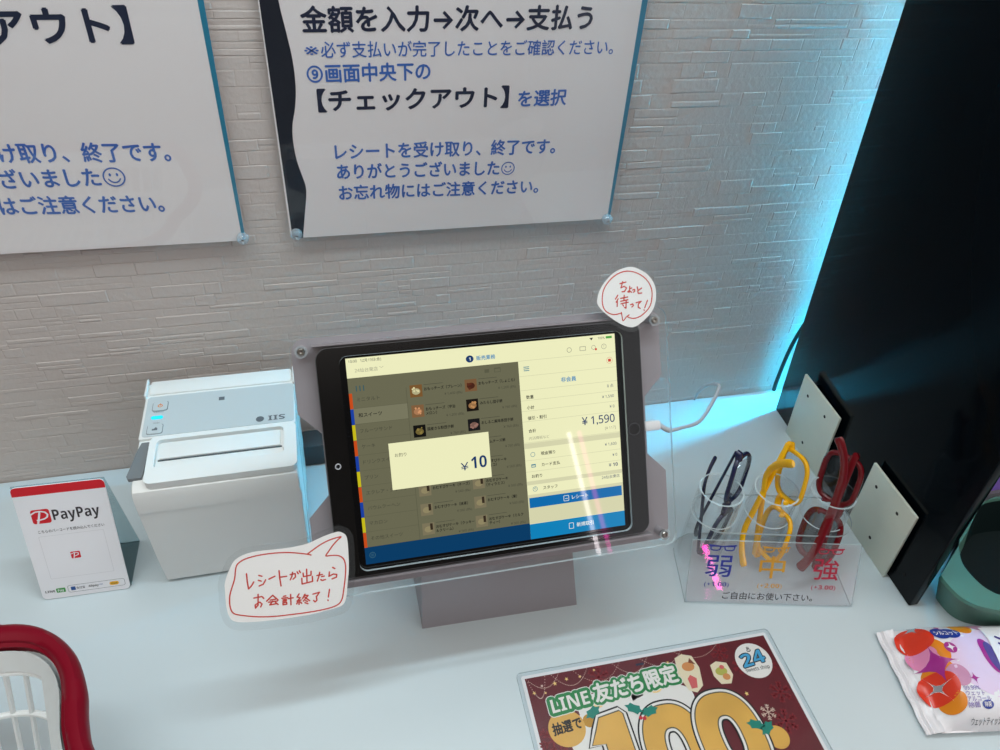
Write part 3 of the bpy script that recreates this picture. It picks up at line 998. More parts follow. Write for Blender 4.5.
note('larger white speech-bubble note in red pen at lower left of the tablet stand', A1,
     [(95, 400), (97, 440), (100, 500), (108, 560), (125, 605), (150, 628), (200, 635), (300, 632), (400, 622), (500, 610), (620, 592), (720, 568), (790, 550), (835, 528), (855, 480), (862, 400), (870, 300), (866, 200), (860, 130), (850, 95), (830, 78), (805, 70), (780, 74), (720, 95), (660, 122), (600, 148), (500, 172), (400, 185), (300, 197), (240, 210), (190, 230), (150, 262), (125, 310), (108, 350)],
     [(628, 217), (603, 212), (500, 203), (400, 207), (300, 222), (220, 245), (175, 275), (162, 310), (155, 370), (130, 450), (124, 500), (130, 550), (150, 580), (200, 592), (300, 602), (400, 600), (500, 590), (620, 575), (720, 557), (790, 535), (825, 500), (838, 430), (848, 340), (848, 280), (835, 240), (805, 220), (760, 218), (722, 222), (738, 195), (770, 150), (800, 118), (818, 101), (790, 107), (740, 124), (690, 150), (640, 185), (603, 212)],
     [[(228, 335), (232, 380), (240, 428), (258, 410), (272, 385)],
      [(303, 345), (322, 350)], [(300, 375), (318, 380)], [(305, 410), (330, 400), (345, 372)],
      [(365, 368), (402, 350)], [(428, 315), (432, 360), (440, 410)], [(434, 356), (475, 350)],
      [(497, 340), (528, 333), (530, 355), (515, 368)], [(512, 325), (508, 350), (498, 372)], [(540, 322), (548, 334)], [(554, 315), (561, 327)],
      [(600, 305), (603, 385)], [(578, 330), (580, 352), (628, 342), (628, 318)], [(570, 362), (572, 398), (638, 382), (636, 350)],
      [(665, 345), (700, 338)], [(683, 325), (678, 350), (668, 380)], [(695, 352), (712, 348)], [(690, 370), (698, 376), (720, 370)],
      [(765, 293), (780, 301)], [(745, 322), (742, 350), (770, 335), (792, 338), (790, 355), (762, 366)],
      [(272, 485), (320, 476)], [(298, 462), (298, 528), (282, 547), (280, 528), (308, 510), (322, 522), (314, 540)], [(325, 478), (333, 488)],
      [(388, 468), (350, 505)], [(388, 468), (422, 498)], [(372, 498), (405, 493)], [(362, 511), (417, 504)], [(388, 505), (370, 528), (410, 521)], [(405, 512), (422, 526)],
      [(455, 475), (470, 472)], [(445, 487), (482, 483)], [(452, 497), (474, 494)], [(452, 506), (474, 503)], [(452, 515), (453, 528), (476, 524), (475, 513), (452, 515)], [(485, 490), (516, 484)], [(500, 463), (502, 528)],
      [(553, 460), (540, 480), (560, 484), (542, 505)], [(540, 505), (566, 498)], [(553, 500), (553, 526)], [(543, 512), (538, 523)], [(562, 510), (570, 520)], [(590, 462), (575, 490)], [(585, 470), (610, 470), (580, 505)], [(588, 480), (620, 503)], [(595, 503), (606, 508)], [(590, 515), (609, 522)],
      [(640, 462), (682, 450), (665, 475)], [(662, 475), (666, 500), (655, 511), (645, 502)],
      [(746, 432), (739, 480)], [(736, 499), (738, 503)]], 0.0045, 0.00105, 0.0015)
note('smaller round white speech-bubble note in red pen at the stand top right corner', A2,
     [(490, 120), (560, 135), (630, 180), (675, 250), (685, 330), (665, 420), (610, 490), (540, 545), (480, 548), (400, 510), (320, 450), (275, 400), (264, 360), (285, 285), (335, 210), (400, 152)],
     [(435, 450), (380, 460), (330, 440), (305, 400), (300, 340), (312, 280), (350, 220), (410, 170), (480, 150), (550, 165), (610, 205), (648, 265), (655, 330), (640, 400), (600, 450), (560, 478), (520, 488), (480, 477), (490, 462), (470, 478), (447, 505), (440, 475), (435, 445)],
     [[(425, 240), (468, 228)], [(445, 225), (432, 270), (455, 258), (472, 270), (458, 295), (440, 297)],
      [(495, 258), (492, 300), (480, 298), (490, 288), (508, 301)], [(495, 275), (509, 270)],
      [(515, 285), (528, 280), (531, 292), (520, 301)], [(548, 262), (553, 283)], [(580, 270), (552, 290), (555, 309), (581, 305)],
      [(410, 322), (393, 350)], [(412, 348), (398, 372)], [(406, 365), (405, 402)], [(430, 345), (480, 334)], [(455, 322), (453, 358)], [(430, 365), (482, 354)], [(432, 383), (484, 372)], [(469, 360), (468, 414), (457, 408)], [(445, 390), (450, 399)],
      [(500, 390), (515, 383), (521, 395), (510, 406)], [(540, 375), (577, 365), (556, 385), (555, 408), (570, 416)],
      [(622, 358), (602, 412)], [(597, 426), (599, 430)]], 0.0036, 0.00095)

# ------------------------------------------------------------------ eyeglass holder
HO = Vector((0.2738, -0.2704, 0))
hyaw = math.atan2(-0.2258, 0.9742)
t = thing('glasses_holder', 'clear acrylic reading-glasses holder with three tubes and printed front', 'holder', HO, (0, 0, hyaw))
HW = 0.1616
g = G()
g.slab([(0, 0), (HW, 0)] + [p for p in rrect(0.0, 0.0, HW, 0.081, 0.026) if p[1] > 0.040], 0.0, 0.002, ACRYLIC, ACRYLIC_EDGE)
g.build('base_plate', t)
lean = math.atan2(0.0582, 0.0296)
g = G()
g.M = Matrix.Rotation(lean, 4, 'X')
SH = 0.0653
g.slab(rrect(0.0, 0.0012, HW, SH, 0.0012, 2), 0.0, 0.002, clear('sign_acrylic', (254, 253, 254), 1.46, 0.03, 0.06, (248, 240, 244)), ACRYLIC_EDGE)
PB, PY_, PR = mat('print_blue', (34, 48, 150), 0.5), mat('print_amber', (206, 150, 36), 0.5), mat('print_crimson', (178, 22, 58), 0.5)
zz = 0.0022
inv = g.M.inverted()


def specs_icon(cx, cy, wd, m):
    for s in (-1, 1):
        c0 = cx + s * wd * 0.26
        o_ = [(c0 - wd * .19, cy + wd * .05), (c0 - wd * .16, cy - wd * .08), (c0 - wd * .08, cy - wd * .11), (c0 + wd * .08, cy - wd * .11), (c0 + wd * .16, cy - wd * .08), (c0 + wd * .19, cy + wd * .05)]
        g.stroke(o_ + [o_[0]], wd * 0.045, zz, m)
    g.stroke([(cx - wd * .5, cy + wd * .09), (cx - wd * .25, cy + wd * .07), (cx, cy + wd * .04), (cx + wd * .25, cy + wd * .07), (cx + wd * .5, cy + wd * .09)], wd * 0.05, zz, m)


for cx, m, kj, pw in ((0.0275, PB, '弱', '(+1.00)'), (0.0785, PY_, '中', '(+2.00)'), (0.1305, PR, '強', '(+3.00)')):
    specs_icon(cx + 0.0015, 0.0585, 0.0255, m)
    g.text(kj, cx - 0.0122, 0.0395, cx + 0.0122, 0.0395, 0.0245, zz, m, 0.008)
    g.text(pw, cx - 0.0118, 0.0210, cx + 0.0118, 0.0210, 0.0060, zz, m, 0.021)
g.text('ご自由にお使い下さい。', 0.0345, 0.0095, 0.1215, 0.0095, 0.0082, zz, BLACK, 0.008)
b_ = g.build('front_sign', t)
b_['label'] = 'sloping clear sign with blue, amber and crimson strength marks'
Hinv = (Matrix.Translation(HO) @ Matrix.Rotation(hyaw, 4, 'Z')).inverted()
TUBES = [Hinv @ Vector((0.3098, -0.2213, 0)), Hinv @ Vector((0.3620, -0.2305, 0)), Hinv @ Vector((0.4141, -0.2435, 0))]
g = G()
g.slab(rrect(0.006, TUBES[0].y - 0.0236, HW - 0.004, TUBES[0].y + 0.0236, 0.0235, 10), 0.0640, 0.0660, ACRYLIC, ACRYLIC_EDGE)
g.build('tube_plate', t)
for c in TUBES:
    g = G()
    g.lathe([(0.0192, 0.002), (0.0208, 0.002), (0.0208, 0.0985)], ACRYLIC, 40, c.x, c.y)
    g.lathe([(0.0208, 0.0985), (0.0192, 0.0985)], ACRYLIC_EDGE, 40, c.x, c.y)
    g.lathe([(0.0192, 0.0985), (0.0192, 0.002)], ACRYLIC, 40, c.x, c.y)
    g.lathe([(0.0209, 0.0662), (0.0216, 0.0668), (0.0209, 0.0674)], ACRYLIC_EDGE, 40, c.x, c.y)
    g.build('tube', t)


# ------------------------------------------------------------------ eyeglasses
def eyeglasses(label, mp, ml, bottom, X, Z, fold_top, fold_bot, lens_h=0.036, rim=0.0024, tw=0.0042, tip_top=1, tip_bot=1, cross=0.0, sc=0.92, flip=True, len_top=1.0, len_bot=1.0):
    """long axis X points up; Z is the side the temples fold to; frame 134 mm wide"""
    X = Vector(X).normalized()
    Z = Vector(Z)
    Z = (Z - X * Z.dot(X)).normalized()
    ctr = Vector(bottom) + X * 0.067 * sc
    SM = Matrix.Diagonal((sc, sc, sc, 1))
    if flip:      # brow line turned to the other side
        X = -X
        fold_top, fold_bot, tip_top, tip_bot, len_top, len_bot = fold_bot, fold_top, tip_bot, tip_top, len_bot, len_top
    Y = Z.cross(X)
    R3 = Matrix((X, Y, Z)).transposed()
    t = thing('eyeglasses', label, 'glasses', ctr, R3.to_euler(), 'reading glasses in the clear holder')
    g = G()
    g.M = SM
    for s in (-1, 1):
        cx = s * 0.0345
        oval = []
        for k in range(40):
            a = 2 * math.pi * k / 40
            ca, sa = math.cos(a), math.sin(a)
            e = 2 / 3.4
            oval.append((cx + 0.0265 * math.copysign(abs(ca) ** e, ca), (lens_h / 2) * math.copysign(abs(sa) ** e, sa) * (1.0 if sa > 0 else 0.96), -0.006 * (abs(cx + 0.0265 * ca) / 0.062) ** 2 * -1))
        g.tube(oval, rim, mp, 10, closed=True, flat=0.85)
        ep = [(s * 0.059, 0.008, 0.0055), (s * 0.0635, 0.0095, 0.0060), (s * 0.0665, 0.0095, 0.0065), (s * 0.0675, 0.0095, 0.0100)]
        g.tube(ep, [0.0038, 0.0040, 0.0038, 0.0030], mp, 10, flat=0.8)
    br = smooth_curve([(-0.0085, 0.006, 0.0002), (-0.004, 0.0095, 0.0), (0.004, 0.0095, 0.0), (0.0085, 0.006, 0.0002)], 5)
    g.tube(br, rim * 1.25, mp, 10)
    g.build('frame_front', t)
    for s in (-1, 1):
        g = G()
        g.M = SM
        cx = s * 0.0345
        ov = []
        for k in range(32):
            a = 2 * math.pi * k / 32
            ca, sa = math.cos(a), math.sin(a)
            e = 2 / 3.4
            ov.append((cx + 0.0262 * math.copysign(abs(ca) ** e, ca), (lens_h / 2 - 0.0004) * math.copysign(abs(sa) ** e, sa)))
        g.slab(ov, 0.0006, 0.0018, ml)
        g.build('lens', t)
        g = G()
        g.M = SM
        np_ = smooth_curve([(s * 0.0072, -0.001, 0.001), (s * 0.0066, -0.004, 0.005), (s * 0.0080, -0.008, 0.007)], 4)
        g.tube(np_, [0.0016] * (len(np_) - 3) + [0.0026, 0.0030, 0.0018], mp, 8)
        g.build('nose_pad', t)
    for s, fold, tip, ln in ((1, fold_top, tip_top, len_top), (-1, fold_bot, tip_bot, len_bot)):
        g = G()
        g.M = SM
        d = Vector((-s * math.cos(fold), cross, math.sin(fold))).normalized()
        q = Vector((s * 0.0668, 0.0095, 0.0105))
        bend = Vector((0, -1, 0))
        pts = [q, q + d * 0.02 * ln, q + d * 0.05 * ln, q + d * 0.08 * ln, q + d * 0.098 * ln, q + d * 0.112 * ln + bend * 0.004 * tip, q + d * 0.124 * ln + bend * 0.012 * tip, q + d * 0.133 * ln + bend * 0.022 * tip]
        P = smooth_curve([tuple(p) for p in pts], 4)
        N = len(P)
        rr_ = [tw * (0.62 + 0.10 * math.sin(math.pi * i / N) + (0.30 * max(0, (i / N - 0.7)) / 0.3)) * (0.75 if i == N - 1 else 1) for i in range(N)]
        side = d.cross(Vector((0, 1, 0)))
        g.tube(P, rr_, mp, 10, flat=0.5, ref=tuple(side))
        g.build('temple', t)
    return t


LENS = clear('lens_clear', (236, 238, 240), 1.5, 0.01)
LENS_T = clear('lens_shade', (190, 190, 192), 1.5, 0.01)
eyeglasses('navy blue reading glasses in the left tube of the clear holder', mat('navy_plastic', (24, 30, 66), 0.22, spec=0.6), LENS, (0.3185, -0.2290, 0.0100), (0.125, 0.1465, 0.9813),
           (-0.7497 * 0.95 + 0.6499 * 0.3, 0.6618 * 0.95 + 0.7352 * 0.3, 0.0), rad(6), rad(13), len_bot=0.80, tip_bot=0.9)
eyeglasses('yellow reading glasses in the middle tube of the clear holder', mat('yellow_plastic', (250, 186, 4), 0.25, spec=0.6), LENS, (0.3665, -0.2520, 0.0180), (0.1465, 0.2952, 0.9441),
           (-0.7465 * 0.7 - 0.649 * 0.7, 0.6592 * 0.7 - 0.6916 * 0.7, 0.16), rad(13), rad(9), tip_bot=1.6, flip=False, tw=0.0052, lens_h=0.039, rim=0.0028)
eyeglasses('dark red reading glasses in the right tube of the clear holder', mat('crimson_plastic', (112, 14, 24), 0.22, spec=0.6), LENS_T, (0.4085, -0.2615, 0.0190), (0.1497, 0.2825, 0.9475),
           (-0.7046 * 0.95 - 0.6936 * 0.3, -0.6418 * 0.95 + 0.713 * 0.3, 0.27), rad(9), rad(6), tip_top=0.35, tip_bot=0.7, len_bot=1.14, tw=0.0058, lens_h=0.038, rim=0.0034)

# ------------------------------------------------------------------ black display panel with white plates
PA = Vector((0.5035, -0.0365, 0))
pe = Vector((-0.0533, -0.9986, 0)).normalized()
pn = Vector((-pe.y, pe.x, 0)) * -1
al = rad(4.5)
pup = Vector((0, 0, 1)) * math.cos(al) + Vector((-0.9986, 0.0533, 0)) * math.sin(al)
py_ax = pup.cross(pe)
PRM = Matrix((pe, py_ax, pup)).transposed()
t = thing('display_panel', 'tall glossy black display panel standing on the counter at right', 'display', PA, PRM.to_euler())
g = G()
PBK = mat('gloss_black_panel', (3, 9, 15), 0.12, spec=0.05)
g.box(0.0, 0.0, 0.0, 0.2815, 0.010, 0.80, PBK, 0.0015)
g.build('back_panel', t)
g = G()
g.box(0.006, 0.0102, 0.004, 0.2755, 0.018, 0.795, mat('matt_black', (14, 15, 17), 0.5), 0.003)
g.build('housing', t)
g = G()
g.box(0.09, 0.018, 0.0, 0.262, 0.040, 0.022, mat('matt_black', (14, 15, 17)), 0.004)
g.build('base', t)
PLT = mat('ivory_plate', (212, 216, 202), 0.45, var=0.03, vscale=25)
HOLE = mat('hole_dark', (14, 14, 14), 0.8)
for x0, x1, zt, holes in ((0.0395, 0.1135, 0.0930, ((0.0560, 0.0740), (0.0920, 0.0760), (0.0735, 0.0165))), (0.1780, 0.2475, 0.0950, ((0.1930, 0.0758), (0.2275, 0.0768), (0.2130, 0.0203)))):
    g = G()
    g.box(x0, -0.0062, 0.0005, x1, -0.0034, zt, PLT, 0.0006)
    for hx, hz in holes:
        g.M = Matrix.Translation((hx, -0.00625, hz)) @ Matrix.Rotation(rad(90), 4, 'X')
        g.slab(ring(0, 0, 0.0019, n=18), -0.0002, 0.0001, HOLE)
    g.M = Matrix.Identity(4)
    b_ = g.build('mounting_plate', t)
    b_['label'] = 'ivory plate with three screw holes'
    g = G()
    g.box(x0 + 0.010, -0.0035, 0.004, x1 - 0.010, 0.0002, zt - 0.010, mat('matt_black', (14, 15, 17)), 0.001)
    g.build('spacer', b_)
g = G()
g.M = Matrix.Translation((0.2610, -0.0001, 0.0235)) @ Matrix.Rotation(rad(90), 4, 'X')
g.slab(ring(0, 0, 0.0016, n=16), -0.0004, 0.0002, HOLE)
g.build('screw_hole', t)

# cyan light strip on the wall behind the panel
t = thing('light_strip', 'cyan LED strip on the wall, hidden behind the black display panel', 'light', (0.588, -0.0055, 0.0))
g = G()
g.box(-0.006, 0.0, 0.0, 0.006, 0.003, 0.9, mat('strip_base', (220, 222, 224), 0.5))
g.box(0.0052, -0.0125, 0.0, 0.0070, 0.003, 0.9, mat('strip_base', (220, 222, 224), 0.5))  # added unseen shield wall: blocks the cyan light towards the tub
g.box(-0.0035, -0.0125, 0.0, 0.0070, -0.0108, 0.9, mat('strip_base', (220, 222, 224), 0.5))  # added shield lip: blocks the front, so the strip shines only left
g.build('base_and_light_shield', t)
g = G()
CY = emis('cyan_strip', (0, 204, 255), 190.0)
g.M = Matrix.Translation((0, -0.006, 0))
g.box(-0.0045, -0.004, 0.001, 0.0045, 0.0058, 0.9, CY, 0.002)
g.build('diffuser', t)

t = thing('hanging_cable', 'black cord hanging down the wall behind the display panel', 'cord', (0.53, -0.006, 0.0))
g = G()
g.tube(smooth_curve([(-0.012, 0.0005, 0.003), (-0.0135, 0.0, 0.02), (-0.0135, 0.0, 0.055), (-0.011, 0.0, 0.085), (-0.004, 0.0, 0.115), (0.006, 0.0, 0.14), (0.010, -0.004, 0.18), (0.010, -0.006, 0.25)], 6), 0.0026, mat('cord_black', (10, 12, 14), 0.5), 10)
g.build('cord', t)

# ------------------------------------------------------------------ purple display beyond the panel
t = thing('purple_sign', 'grey-framed purple sign mostly hidden behind the black panel at right edge', 'sign', (0.770, -0.213, 0))
g = G()
g.frame(rrect(-0.14, 0.0, 0.14, 0.36, 0.004, 2), rrect(-0.125, 0.015, 0.125, 0.345, 0.003, 2), -0.006, 0.006, mat('sign_grey', (112, 110, 114), 0.45))
for k in range(len(g.v)):
    x, y, zq = g.v[k]
    g.v[k] = Vector((x, -zq, y))
g.build('frame', t)
g = G()
g.box(-0.126, -0.002, 0.014, 0.126, 0.004, 0.346, mat('purple_face', (140, 100, 205), 0.4))
g.build('face', t)
g = G()
g.box(-0.10, -0.02, 0.0, 0.10, 0.05, 0.004, mat('sign_grey', (112, 110, 114)), 0.001)
g.build('foot', t)

# ------------------------------------------------------------------ teal tub
t = thing('teal_tub', 'teal plastic tub with dark inside at the right photo edge', 'tub', (0.60, -0.31, 0))
TZ = 0.045
oo = [(.615, -.244), (.560, -.2785), (.507, -.312), (.501, -.317), (.5005, -.325), (.502, -.337), (.506, -.345), (.512, -.351), (.521, -.356), (.531, -.360), (.56, -.367), (.62, -.367), (.68, -.35), (.70, -.31), (.695, -.262), (.66, -.246)]
ii = [(.6135, -.2455), (.594, -.2550), (.569, -.268), (.550, -.283), (.541, -.293), (.533, -.306), (.531, -.317), (.5325, -.331), (.537, -.340), (.545, -.346), (.57, -.351), (.62, -.351), (.665, -.339), (.690, -.308), (.689, -.266), (.658, -.2480)]
oo = smooth_curve([(x - 0.5985, y + 0.31, 0) for x, y in oo], 4, True)
ii = smooth_curve([(x - 0.5985, y + 0.31, 0) for x, y in ii], 4, True)
n = len(oo)
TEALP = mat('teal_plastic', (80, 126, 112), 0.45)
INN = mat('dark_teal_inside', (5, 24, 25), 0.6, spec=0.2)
lay = [([(x * 0.80, y * 0.80) for x, y, _ in oo], 0.0), ([(x * 0.82, y * 0.82) for x, y, _ in oo], 0.004), ([(x * 0.97, y * 0.97) for x, y, _ in oo], 0.036), ([(x, y) for x, y, _ in oo], TZ - 0.003), ([(x * 0.99, y * 0.985) for x, y, _ in oo], TZ),
       ([(x * 1.0, y * 1.0) for x, y, _ in ii], TZ), ([(x * 0.985, y * 0.985) for x, y, _ in ii], TZ - 0.003)]
vs = [(x, y, zq) for L, zq in lay for x, y in L]
fs = [[i * n + k, i * n + (k + 1) % n, (i + 1) * n + (k + 1) % n, (i + 1) * n + k] for i in range(len(lay) - 1) for k in range(n)]
g = G()
g.add(vs, fs + [list(range(n))[::-1]], TEALP, True)
g.build('shell', t)
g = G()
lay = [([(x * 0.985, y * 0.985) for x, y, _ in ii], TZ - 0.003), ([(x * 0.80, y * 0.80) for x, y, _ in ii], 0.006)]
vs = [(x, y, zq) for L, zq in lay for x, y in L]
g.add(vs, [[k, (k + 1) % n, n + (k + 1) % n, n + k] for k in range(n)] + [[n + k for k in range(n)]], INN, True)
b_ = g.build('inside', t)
b_['label'] = 'dark inner lining'

# ------------------------------------------------------------------ wet wipes pack
t = thing('wet_wipes_pack', 'white soft pack of wet wipes with red and orange circles', 'wipes pack', (0.4405, -0.3860, 0), (0, 0, rad(-9.7)))
WL, WW = 0.185, 0.093


def hfun(x, y):
    """top surface of the pillow pack"""
    u = min(max(x / WL, 0), 1)
    v_ = min(max((y + WW / 2) / WW, 0), 1)
    e = min(1, (u / 0.11)) if u < 0.5 else min(1, (1 - u) / 0.11)
    e = e * e * (3 - 2 * e)
    prof = (1 - abs(2 * v_ - 1) ** 3.2)
    wr = 0.0010 * math.sin(x * 260 + 3 * math.sin(y * 90)) * math.sin(y * 170 + x * 60) * (0.4 + 0.9 * (1 - e))
    return 0.0065 + 0.027 * (0.12 + 0.88 * e) * prof ** 0.6 * (1 if prof > 0 else 0) + wr * prof


g = G()
WP = mat('white_foil', (232, 230, 234), 0.28, spec=0.5)
NX, NY = 74, 40
vs = []
for i in range(NX + 1):
    for j in range(NY + 1):
        x = WL * i / NX
        y = -WW / 2 + WW * j / NY
        pin = 1 - 0.035 * math.sin(math.pi * min(1, i / NX * 6)) if i / NX < 1 / 6 else 1
        vs.append((x, y * pin, hfun(x, y)))
nb = len(vs)
for i in range(NX + 1):
    for j in range(NY + 1):
        x = WL * i / NX
        y = -WW / 2 + WW * j / NY
        v_ = j / NY
        e = min(1, (i / NX) / 0.16, (1 - i / NX) / 0.16)
        vs.append((x, y, 0.0062 - 0.0058 * e * (1 - abs(2 * v_ - 1) ** 4)))
fs = []
for i in range(NX):
    for j in range(NY):
        a = i * (NY + 1) + j
        fs.append([a, a + NY + 1, a + NY + 2, a + 1])
        fs.append([nb + a, nb + a + 1, nb + a + NY + 2, nb + a + NY + 1])
for i in range(NX):
    a, b = i * (NY + 1), i * (NY + 1) + NY
    fs.append([a, nb + a, nb + a + NY + 1, a + NY + 1])
    fs.append([b, b + NY + 1, nb + b + NY + 1, nb + b])
g.add(vs, fs, WP, True)


def disc(cx, cy, r, m, lift, star=False, ry=None, k4=3.6, rot=0.0, nseg=36, nr=6):
    ry = ry or r
    vs = [(cx, cy, hfun(cx, cy) + lift)]
    for q in range(1, nr + 1):
        for k in range(nseg):
            a = 2 * math.pi * k / nseg
            f = q / nr
            if star:
                ca, sa = math.cos(a), math.sin(a)
                px_, py_ = r * f * ca * abs(ca) ** k4, ry * f * sa * abs(sa) ** k4
            else:
                px_, py_ = r * f * math.cos(a), ry * f * math.sin(a)
            X = cx + px_ * math.cos(rot) - py_ * math.sin(rot)
            Y = cy + px_ * math.sin(rot) + py_ * math.cos(rot)
            vs.append((X, Y, hfun(X, Y) + lift))
    fs = [[0, 1 + k, 1 + (k + 1) % nseg] for k in range(nseg)]
    for q in range(nr - 1):
        for k in range(nseg):
            l = (k + 1) % nseg
            fs.append([1 + q * nseg + k, 1 + (q + 1) * nseg + k, 1 + (q + 1) * nseg + l, 1 + q * nseg + l])
    g.add(vs, fs, m, True)


WR, WO, WPK, WMG, WMV, WBL = mat('wipes_red', (222, 58, 34), 0.3), mat('wipes_orange', (226, 134, 28), 0.3), mat('wipes_pink', (226, 140, 182), 0.3), mat('wipes_magenta', (168, 46, 140), 0.3), mat('wipes_mauve', (198, 142, 176), 0.3), mat('wipes_blue', (30, 58, 150), 0.3)
WLIL = mat('wipes_lilac', (224, 200, 226), 0.3)
WIPE_ART = True
disc(0.080, 0.000, 0.060, WLIL, 0.0002, ry=0.034, nr=10)
for cx, cy, r, m, lf in ((0.013, 0.0125, 0.0130, WO, .0003), (0.0065, 0.0135, 0.0095, WPK, .0005), (0.0125, -0.005, 0.0105, WO, .0003), (0.0225, -0.0100, 0.0095, WMV, .0004), (0.0085, 0.0300, 0.0125, WR, .0006), (0.0070, -0.0150, 0.0130, WR, .0006),
                         (0.0125, -0.0290, 0.0080, WO, .0005), (0.054, 0.0385, 0.0095, WO, .0003), (0.0285, 0.0145, 0.0053, WMG, .0004), (0.070, 0.039, 0.006, WMV, .0003)):
    disc(cx, cy, r, m, lf)
disc(0.0130, 0.0030, 0.0175, WMG, .0008, True, 0.0190)
disc(0.0090, 0.0080, 0.0070, WPK, .0007)
disc(0.0285, 0.0145, 0.0056, WP, .0009, True, 0.0060, nr=4)
SIL = mat('foil_silver', (205, 208, 214), 0.2, 0.6)
disc(0.0075, -0.0150, 0.0145, PAPER, .0010, True, 0.0145, rot=0.35, k4=5.5)
disc(0.0075, -0.0150, 0.0075, SIL, .0012, True, 0.0075, rot=0.35)
disc(0.0120, 0.0400, 0.0080, SIL, .0010, True, 0.0060, rot=0.2)
disc(0.0345, -0.0135, 0.0058, WMG, .0006, True, 0.0066, nr=4)
disc(0.0320, 0.0380, 0.0048, WMG, .0006, True, 0.005, nr=4)
disc(0.0290, 0.0300, 0.0085, WBL, .0006, ry=0.0066)
disc(0.0385, 0.0300, 0.0085, WBL, .0007, ry=0.0060)
g.text('シルコット', 0.0230, 0.0300, 0.0450, 0.0300, 0.0064, .0011, PAPER, 0.02, hmap=hfun)
lil = mat('wipes_violet_print', (126, 106, 176), 0.4)
for k, (tx, wd_) in enumerate((('99.99%', 0.014), ('ウェット', 0.017), ('アルコール', 0.021), ('除菌', 0.010))):
    g.text(tx, 0.0205, -0.0215 - 0.0040 * k, 0.0205 + wd_, -0.0215 - 0.0040 * k, 0.0042, .0007, lil, 0.01, hmap=hfun)
disc(0.0375, -0.0335, 0.0050, WBL, .0006, ry=0.0030)
g.text('除菌', 0.0345, -0.0335, 0.0405, -0.0335, 0.0036, .0009, PAPER, 0.01, hmap=hfun)
g.text('ウェットティッシュ', 0.022, -0.0430, 0.052, -0.0430, 0.0042, .0007, ink, 0.01, hmap=hfun)
disc(0.0600, 0.0060, 0.0060, WMG, .0005, ry=0.0165)
disc(0.0625, 0.0040, 0.0050, mat('wipes_violet_deep', (84, 70, 140), 0.4), .0007, ry=0.0150)
g.build('wrapper', t)
# crimped end seal, sticker lid
g = G()
vs = []
for i in range(9):
    for j in range(29):
        x = -0.0125 + 0.0135 * i / 8
        y = -WW / 2 + WW * j / 28
        vs.append((x, y, 0.0035 + 0.0055 * i / 8 + 0.0007 * math.sin(i * 2.6) + 0.0008 * math.sin(j * 0.9 + 1)))
nb = len(vs)
vs += [(x, y, zq - 0.0008) for x, y, zq in vs]
fs = []
for i in range(8):
    for j in range(28):
        a = i * 29 + j
        fs.append([a, a + 29, a + 30, a + 1])
        fs.append([nb + a, nb + a + 1, nb + a + 30, nb + a + 29])
for j in range(28):
    fs.append([j, j + 1, nb + j + 1, nb + j])
g.add(vs, fs, WP, True)
g.build('end_seal', t)
g = G()
NXL, NYL = 24, 16
lid = []
for i in range(NXL + 1):
    for j in range(NYL + 1):
        x = 0.0645 + 0.085 * i / NXL + 0.010 * (j / NYL - 0.5) * (1 - i / NXL)
        y = -0.026 + 0.062 * j / NYL
        lid.append((x, y, hfun(x, y) + 0.0012))
g.add(lid, [[i * (NYL + 1) + j, (i + 1) * (NYL + 1) + j, (i + 1) * (NYL + 1) + j + 1, i * (NYL + 1) + j + 1] for i in range(NXL) for j in range(NYL)], mat('lid_white', (236, 234, 236), 0.35), True)
vb = mat('violet_ink', (64, 48, 130), 0.4)
g.text('消毒', 0.0735, 0.012, 0.1200, 0.012, 0.026, 0.0016, vb, 0.02, hmap=hfun)
b_ = g.build('sticker_lid', t)
b_['label'] = 'white resealable sticker lid with violet lettering'

# ------------------------------------------------------------------ flyer
t = thing('promo_flyer', 'laminated dark red holiday lottery flyer lying at the front of the counter', 'flyer', (0.098, -0.308, 0), (0, 0, rad(-0.9)))
FWD, FHT = 0.240, 0.32
X0, X1, YT, YB = 0.0065, 0.2335, -0.0058, -0.30
FZ = 0.0007
g = G()
g.slab(rrect(0.0035, -FHT + 0.004, FWD - 0.0035, -0.0030, 0.002), 0.0003, 0.0006, mat('flyer_margin', (226, 228, 230), 0.5))
MAR = mat('flyer_maroon', (96, 24, 34), 0.45, var=0.12, vscale=40)
MAR2 = mat('flyer_red_flake', (128, 28, 38), 0.45)
g.rect(X0, YB, X1, YT, FZ, MAR)
GOLD = mat('gold_print', (216, 168, 80), 0.4, var=0.12, vscale=20)
GOLDL = mat('gold_light_print', (240, 206, 130), 0.4)
GREEN = mat('green_print', (34, 130, 70), 0.45)
HOLLY = mat('holly_print', (22, 128, 112), 0.45)
WHT = mat('white_print', (228, 226, 222), 0.45)
GRY = mat('grey_outline', (84, 82, 66), 0.45)
CHN = mat('garland_print', (222, 196, 180), 0.45)


def flake(cx, cy, r, m, wd, z):
    for k in range(6):
        a = rad(60 * k + 15)
        c_, s_ = math.cos(a), math.sin(a)
        g.stroke([(cx, cy), (cx + r * c_, cy + r * s_)], wd, z, m)
        for f in (0.5, 0.78):
            for q in (-1, 1):
                b = a + q * rad(50)
                g.stroke([(cx + r * f * c_, cy + r * f * s_), (cx + r * f * c_ + r * 0.28 * math.cos(b), cy + r * f * s_ + r * 0.28 * math.sin(b))], wd, z, m)


def star(cx, cy, r, m, z, rot=0.0):
    g.flat([(cx + (r if k % 2 == 0 else r * 0.42) * math.cos(rad(90 + 36 * k) + rot), cy + (r if k % 2 == 0 else r * 0.42) * math.sin(rad(90 + 36 * k) + rot)) for k in range(10)], z, m)


